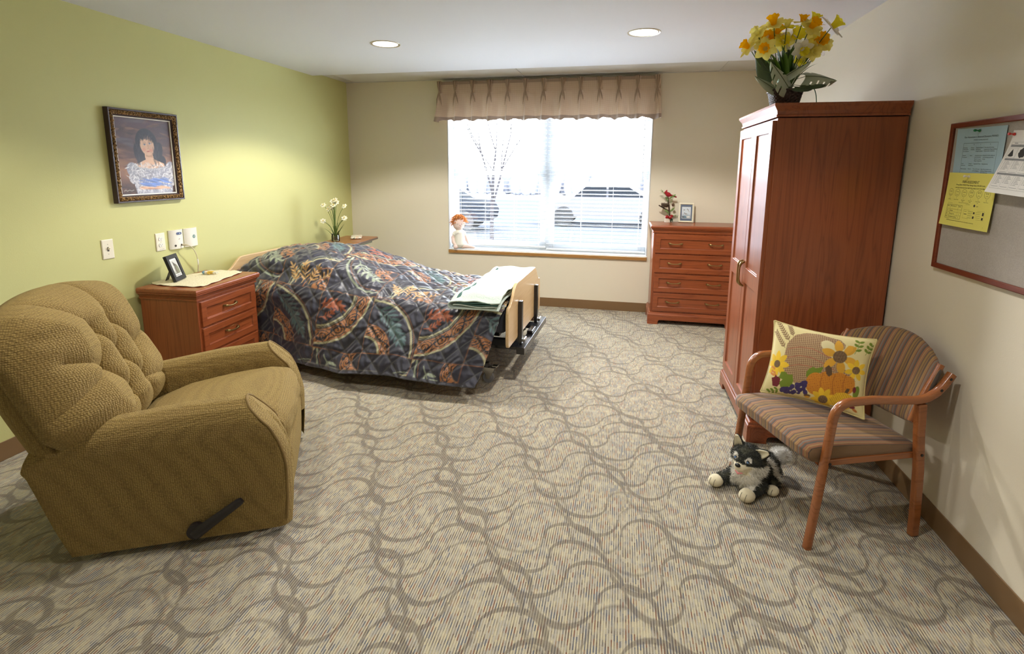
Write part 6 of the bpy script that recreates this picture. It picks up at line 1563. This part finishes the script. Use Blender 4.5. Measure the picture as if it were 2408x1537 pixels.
def monstera(base, tip, up, w, m_, holes=True, droop=.0):
    b_, tp = Vector(base), Vector(tip); d = (tp - b_); L = d.length; d.normalize(); s_ = d.cross(Vector(up)).normalized(); nn = s_.cross(d)
    m = MB(); NU_, NV_ = 40, 17
    def wid(u): return w * (math.sin(min(1, (u * .93 + .07)) ** .62 * PI)) ** .75 if u < .998 else 0
    P = {}
    vs = []; fs = []
    for i in range(NU_):
        u = i / (NU_ - 1)
        for j in range(NV_):
            v_ = (j / (NV_ - 1) - .5) * 2; a = abs(v_)
            uu = u - .16 * a * a
            vs.append(tuple(b_ + d * (L * (uu + .06)) + s_ * (v_ * wid(u)) + nn * (-.35 * w * v_ * v_ + droop * L * u * u)))
    for i in range(NU_ - 1):
        for j in range(NV_ - 1):
            v_ = abs((j + .5) / (NV_ - 1) - .5) * 2; u = i / (NU_ - 1)
            slot = holes and (.35 < v_ < .99) and ((i % 8) in (0, 1)) and .18 < u < .92 and (v_ > .45 or i % 16 < 2)
            if not slot: fs.append((i * NV_ + j, i * NV_ + j + 1, (i + 1) * NV_ + j + 1, (i + 1) * NV_ + j))
    m.add(vs, fs); o = m.build('broad_leaf', m_, bk2, smooth=True, auto=False, fix=False)
    q = MB(); q.tube([b_ + d * (L * (u + .06)) + nn * (droop * L * u * u + .0012) for u in np.linspace(0, .95, 12)], [.0016] * 11 + [.0005], 5); q.tube([Vector((base[0] * .2, base[1] * .2, .075)), b_ * .6 + Vector((0, 0, .05)), b_ + d * L * .06], .0016, 5); q.build('midrib', vein, o)
monstera((.0, -.07, .085), (-.105, -.13, .210), (.2, -.8, .4), .058, mono, True, -.05)
monstera((.07, -.04, .150), (.215, -.07, .150), (.1, -.75, .7), .070, mono, True, -.25)
monstera((-.06, -.05, .085), (-.175, -.09, .150), (-.2, -.7, .5), .032, mono, False)
monstera((-.02, -.05, .15), (.08, -.10, .215), (.1, -.6, .8), .036, mono, False)
monstera((-.055, .0, .14), (-.165, .01, .295), (-.3, -.95, .1), .062, mono2, False)
monstera((.05, -.06, .10), (.165, -.08, .110), (.1, -.5, .9), .034, mono2, False, -.1)
monstera((.02, -.075, .095), (.095, -.10, .075), (.1, -.6, .8), .028, mono2, False)
monstera((-.02, .0, .16), (.0, -.01, .30), (0, -1, .1), .045, mono2, False)
q = MB(); q.tube(bez((.06, -.03, .10), (.13, -.06, .14), (.135, -.07, .004), 16), .0022, 6); q.build('drooping_stem', plain('green wire', rgb(60, 110, 84), .5), bk2)

# ------------------------------------------------------------------ rag doll on the sill
dd = thing('rag_doll', 'rag doll with ginger yarn hair in a white bodysuit sitting on the window sill', 'doll', (1.304, .022, ZS + .0005), 0)
skin = plain('pale cotton skin', rgb(238, 214, 206), .9)
def fuse(pieces, vox, name, m_, parent, smooth_it=6):
    mb = MB()
    for p in pieces:
        if p[0] == 'b': mb.ball(*p[1:])
        else: mb.tube(*p[1:])
    o = mb.build('tmp', m_)
    r = o.modifiers.new('R', 'REMESH'); r.mode = 'VOXEL'; r.voxel_size = vox
    s_ = o.modifiers.new('S', 'SMOOTH'); s_.iterations = smooth_it; s_.factor = .5
    dg = bpy.context.evaluated_depsgraph_get(); me = bpy.data.meshes.new_from_object(o.evaluated_get(dg)); me.name = name
    bpy.data.objects.remove(o); me.polygons.foreach_set('use_smooth', [True] * len(me.polygons))
    if not me.materials: me.materials.append(m_)
    n_ = bpy.data.objects.new(name, me); C.objects.link(n_); n_.parent = parent; return n_
hd = (-.008, .0, .285)
body = fuse([('b', hd, (.070, .064, .080), 24, 16, (0, .12, 0)), ('t', [(-.004, 0, .215), (0, 0, .19), (.004, .004, .12), (.004, 0, .05)], [.03, .05, .058, .062], 16),
             ('t', [(-.045, -.012, .180), (-.075, -.022, .13), (-.062, -.040, .075), (-.035, -.050, .050)], [.018, .019, .020, .018], 12), ('b', (-.030, -.052, .046), (.022, .018, .018)),
             ('t', [(.045, -.005, .185), (.072, .012, .13), (.090, .020, .075)], [.017, .017, .014], 12), ('b', (.094, .020, .066), (.015, .014, .018)),
             ('t', [(-.02, -.02, .035), (-.035, -.055, .028), (-.040, -.062, .026)], [.032, .027, .024], 12), ('b', (-.030, -.066, .024), (.024, .018, .0225)),
             ('t', [(.03, -.01, .030), (.085, -.015, .030), (.15, -.010, .022)], [.030, .026, .018], 12), ('b', (.165, -.010, .019), (.020, .017, .017))], .006, 'body', skin, dd)
suit = fuse([('t', [(-.002, 0, .212), (0, 0, .19), (.004, .003, .12), (.004, 0, .045)], [.040, .057, .064, .068], 18), ('t', [(-.040, -.008, .185), (-.066, -.018, .150)], [.027, .026], 12), ('t', [(.040, -.004, .188), (.062, .006, .152)], [.026, .025], 12), ('b', (.004, -.004, .045), (.066, .058, .040))], .006, 'bodysuit', plain('white ribbed cotton', rgb(240, 238, 228), .95), dd)
hm_ = MB(); hm_.tube([(-.05, -.056, .150), (-.02, -.066, .172), (.012, -.062, .186)], .0016, 6); hm_.build('wrap_seam', plain('grey seam thread', rgb(196, 192, 190), .9), suit)  # thin grey thread along the wrap seam
hr = MB()
for i in range(330):
    a = random.uniform(0, 2 * PI); e = random.uniform(-.15, 1.45)
    dv = Vector((math.cos(a) * math.cos(e), math.sin(a) * math.cos(e), math.sin(e)))
    if dv.y < -.35 and dv.z < .55 and dv.x > -.35: continue
    if dv.z < .1 and dv.x > .1: continue
    p0 = Vector(hd) + Vector((dv.x * .066, dv.y * .061, dv.z * .077)); L = random.uniform(.03, .06)
    t1 = (dv * .5 + Vector((random.uniform(-.7, .9), random.uniform(-.9, .3), random.uniform(-.3, .5)))).normalized()
    p1 = p0 + t1 * L * .5 + dv * .006; p1.y = min(p1.y, .066); p2 = p1 + (t1 * .6 + Vector((0, -.2, -.75))).normalized() * L * .5
    p2.y = min(p2.y, .070); p2.x = max(p2.x, -.098); p1.x = max(p1.x, -.095)
    hr.tube([p0 - dv * .004, p1, p2], [.0035, .0033, .0022], 5)
hro = hr.build('yarn_hair', vcol_mat('x') if False else plain('ginger yarn', rgb(208, 132, 66), .95), dd); hro['kind'] = 'stuff'
for sx2 in (.004, .046): q = MB(); q.ball((sx2 - .004, -.0615 + .012 * (sx2 > .03), .283), (.0042, .002, .0045), 10, 8); q.build('eye', plain('dark bead eye', rgb(50, 50, 54), .4), dd)
q = MB(); q.ball((.026, -.0625, .272), (.004, .003, .003), 10, 8); q.build('nose', plain('pink stitch', rgb(206, 150, 140), .9), dd)
q = MB(); q.tube([(.012, -.0605, .256), (.024, -.0600, .252), (.036, -.0575, .256)], .0012, 6); q.build('mouth', plain('pink stitch', rgb(206, 150, 140), .9), dd)

# ------------------------------------------------------------------ plush husky on the carpet
hk = thing('plush_husky', 'black and white plush husky puppy lying on the carpet before the armchair', 'plush toy', (3.748, -2.990, 0), 0)
fwd = Vector((-.62, -.785, 0)); rt = Vector((.785, -.62, 0)); upv = Vector((0, 0, 1))
def K(a, b_, c): return tuple(fwd * a + rt * b_ + upv * c)      # a forward, b to the picture right, c up
angz = math.atan2(fwd.y, fwd.x)
rot = (0, 0, angz)
pieces = [('b', K(-.06, .008, .070), (.122, .066, .068), 24, 16, rot), ('b', K(.045, .0, .085), (.062, .070, .080), 20, 14, rot), ('b', K(.065, -.005, .165), (.066, .072, .062), 24, 16, rot),
          ('b', K(.115, -.008, .143), (.038, .034, .029), 20, 12, rot), ('b', K(.058, -.060, .143), (.032, .026, .032), 16, 10, rot), ('b', K(.058, .052, .143), (.032, .026, .032), 16, 10, rot), ('b', K(.075, 0, .095), (.05, .060, .055), 18, 12, rot),
          ('t', [K(.05, -.062, .055), K(.09, -.088, .034), K(.120, -.106, .030)], [.034, .028, .026], 14), ('t', [K(.04, .054, .06), K(.08, .050, .036), K(.120, .042, .030)], [.034, .028, .026], 14),
          ('t', [K(-.10, .045, .06), K(-.05, .070, .040), K(-.015, .084, .030)], [.042, .032, .024], 14)]
hb = fuse(pieces, .006, 'body', vcol_mat('plush fur', .95, .4, 200, .3), hk, 4)
me = hb.data; co_ = np.array([v.co for v in me.vertices]); F_ = co_ @ np.array(fwd); Rr = co_ @ np.array(rt); Zc = co_[:, 2]
BLK = rgb3(40, 42, 36); WHT = rgb3(238, 234, 224); CRM_ = rgb3(234, 224, 196); GRY = rgb3(70, 70, 56)
def dogcol(F, R, Z):
    c = np.tile(BLK, (len(F), 1)); 
    nz1 = np.array([mnoise.noise(Vector((f * 40, r * 40, z * 40))) for f, r, z in zip(F, R, Z)])
    def put(mask, col): c[mask] = col
    put(nz1 > .25, GRY)
    put((F > .052) & (Z < .125) & (np.abs(R + .003) < .060 + nz1 * .008), WHT)                       # chest bib
    put((Z > .11) & (F > .075) & (Z < .160 - np.abs(R + .006) * .10 + nz1 * .004), WHT)            # lower face
    put((Z > .10) & (Z < .158) & (np.abs(R + .004) > .048) & (F > .03), WHT)                           # cheeks
    put((F > .112) & (Z > .11) & (Z < .166 - np.abs(R + .008) * .25), CRM_)                                                                  # muzzle
    for s in (-1, 1): put(((F - .112) ** 2 / .0012 + (R + .006 - s * .030) ** 2 / .00020 + (Z - .184) ** 2 / .00016) < 1, WHT)   # eye patches
    put((np.abs(F + .055) < .014 + nz1 * .006) & (Z > .045), WHT)                                     # side band
    return c
vc = dogcol(F_, Rr, Zc); a_ = me.color_attributes.new('Col', 'FLOAT_COLOR', 'POINT'); q4 = np.ones((len(co_), 4), np.float32); q4[:, :3] = vc; a_.data.foreach_set('color', q4.ravel())
# fur strands
nrmv = np.array([v.normal for v in me.vertices]); fm = MB(); fcol = []
idx = rng.integers(0, len(co_), 15000)
for i in idx:
    F, R_, Z = F_[i], Rr[i], Zc[i]
    if F > .114 and .11 < Z < .166: continue
    if Z < .012: continue
    L = random.uniform(.008, .016) * (1.5 if vc[i][0] > .5 and F < .1 else 1)
    p = Vector(co_[i]) + Vector((random.uniform(-.003, .003), random.uniform(-.003, .003), random.uniform(-.003, .003))); n_ = Vector(nrmv[i]); d = (n_ * .75 + Vector((random.uniform(-.5, .5), random.uniform(-.5, .5), random.uniform(-.7, .2))) - fwd * .3).normalized()
    s_ = d.cross(n_); s_ = (s_.normalized() if s_.length > .01 else Vector((1, 0, 0))) * .0011
    fm.add([p - s_, p + s_, p + d * L], [(0, 1, 2)]); k = random.uniform(.75, 1.2); fcol += [vc[i] * k * .9] * 2 + [vc[i] * k]
fo2 = fm.build('fur', hb.data.materials[0], hb, smooth=False, fix=False, vcol=np.array(fcol)); fo2['kind'] = 'stuff'
suede = NT('cream suede paw'); v = suede.coord(); n = suede.noise(v, 60, 2); suede.bsdf(suede.mix(n.outputs[0], rgb(232, 222, 192), rgb(214, 202, 170)), .95, Sheen_Weight=.3); suede = suede.m
thread = plain('black thread', rgb(30, 28, 26), .8)
for (a, b_, sc_) in ((.142, -.112, 1.0), (.142, .040, 1.05), (.005, .094, .85)):
    m = MB(); c = K(a, b_, .0265 * sc_); m.ball(c, (.040 * sc_, .033 * sc_, .0262 * sc_), 22, 14, rot); po_ = m.build('paw', suede, hk)
    for s in (-.011, .011):
        q = MB(); q.tube([tuple(Vector(c) + fwd * (.042 * sc_ * math.cos(t_)) + rt * s * sc_ + upv * (.0272 * sc_ * math.sin(t_)) * (1 - .06)) for t_ in np.linspace(-.3, .9, 8)], .0009, 5); q.build('toe_stitch', thread, po_)
def ear(s):
    m = MB(); b0 = Vector(K(.060, s * .044 - .004, .200)); ax = (upv * (.9 if s < 0 else .55) + rt * s * (.18 if s < 0 else .8) + fwd * .10).normalized(); side = fwd.cross(ax).normalized(); 
    def fn(u, v_): 
        w = .030 * (1 - u) ** .5 * (1 if u < .99 else 0); vv = (v_ - .5) * 2
        return tuple(b0 + ax * (u * .066) + side * (vv * w) + fwd * (.006 - .014 * (1 - vv * vv) * (1 - u)))
    m.grid(fn, 10, 9); o = m.build('ear', plain('black plush', (float(BLK[0]), float(BLK[1]), float(BLK[2]), 1), .95), hk, smooth=True, auto=False); sm = o.modifiers.new('Solid', 'SOLIDIFY'); sm.thickness = .008; sm.offset = 0
    q = MB(); q.grid(lambda u, v_: tuple(Vector(fn(.04 + u * .90, .5 + (v_ - .5) * .80)) + (fwd * .9 + upv * .3) * .0085), 10, 9); o2 = q.build('inner_ear', suede, o, smooth=True, auto=False); sm = o2.modifiers.new('Solid', 'SOLIDIFY'); sm.thickness = .006; sm.offset = 0
ear(-1); ear(1)
q = MB(); q.ball(K(.151, -.010, .158), (.010, .013, .009), 14, 10, rot); q.build('nose', plain('black nose', rgb(20, 20, 20), .4), hk)
q = MB(); q.tube([K(.138, -.026, .122), K(.147, -.008, .116), K(.138, .010, .122)], [.002, .005, .002], 8); q.build('tongue', plain('pink felt', rgb(222, 138, 140), .8), hk)
for s in (-1, 1):
    q = MB(); q.ball(K(.122, -.006 + s * .028, .176), (.006, .009, .0085), 14, 10, rot); e = q.build('eye', plain('black eye rim', rgb(20, 20, 22), .3), hk)
    q = MB(); q.ball(K(.1265, -.006 + s * .029, .176), (.0035, .0058, .0058), 12, 8, rot); e2 = q.build('iris', plain('blue glass eye', rgb(96, 130, 176), .1), e)
q = MB(); tl = []
tb_ = fuse([('t', [K(-.165, .02, .07), K(-.185, .035, .100), K(-.175, .055, .115), K(-.155, .070, .100)], [.022, .034, .036, .020], 14)], .006, 'tail', plain('white plush', rgb(236, 234, 230), .95), hk, 4)
tm = MB(); tv = tb_.data.vertices
for i in rng.integers(0, len(tv), 1500):
    p = tv[i].co; d = (tv[i].normal * .8 + Vector((random.uniform(-.5, .5), random.uniform(-.5, .5), random.uniform(-.4, .4)))).normalized(); s_ = d.orthogonal().normalized() * .001; tm.add([p - s_, p + s_, p + d * .02], [(0, 1, 2)])
to_ = tm.build('tail_fur', tb_.data.materials[0], tb_, smooth=False, fix=False); to_['kind'] = 'stuff'
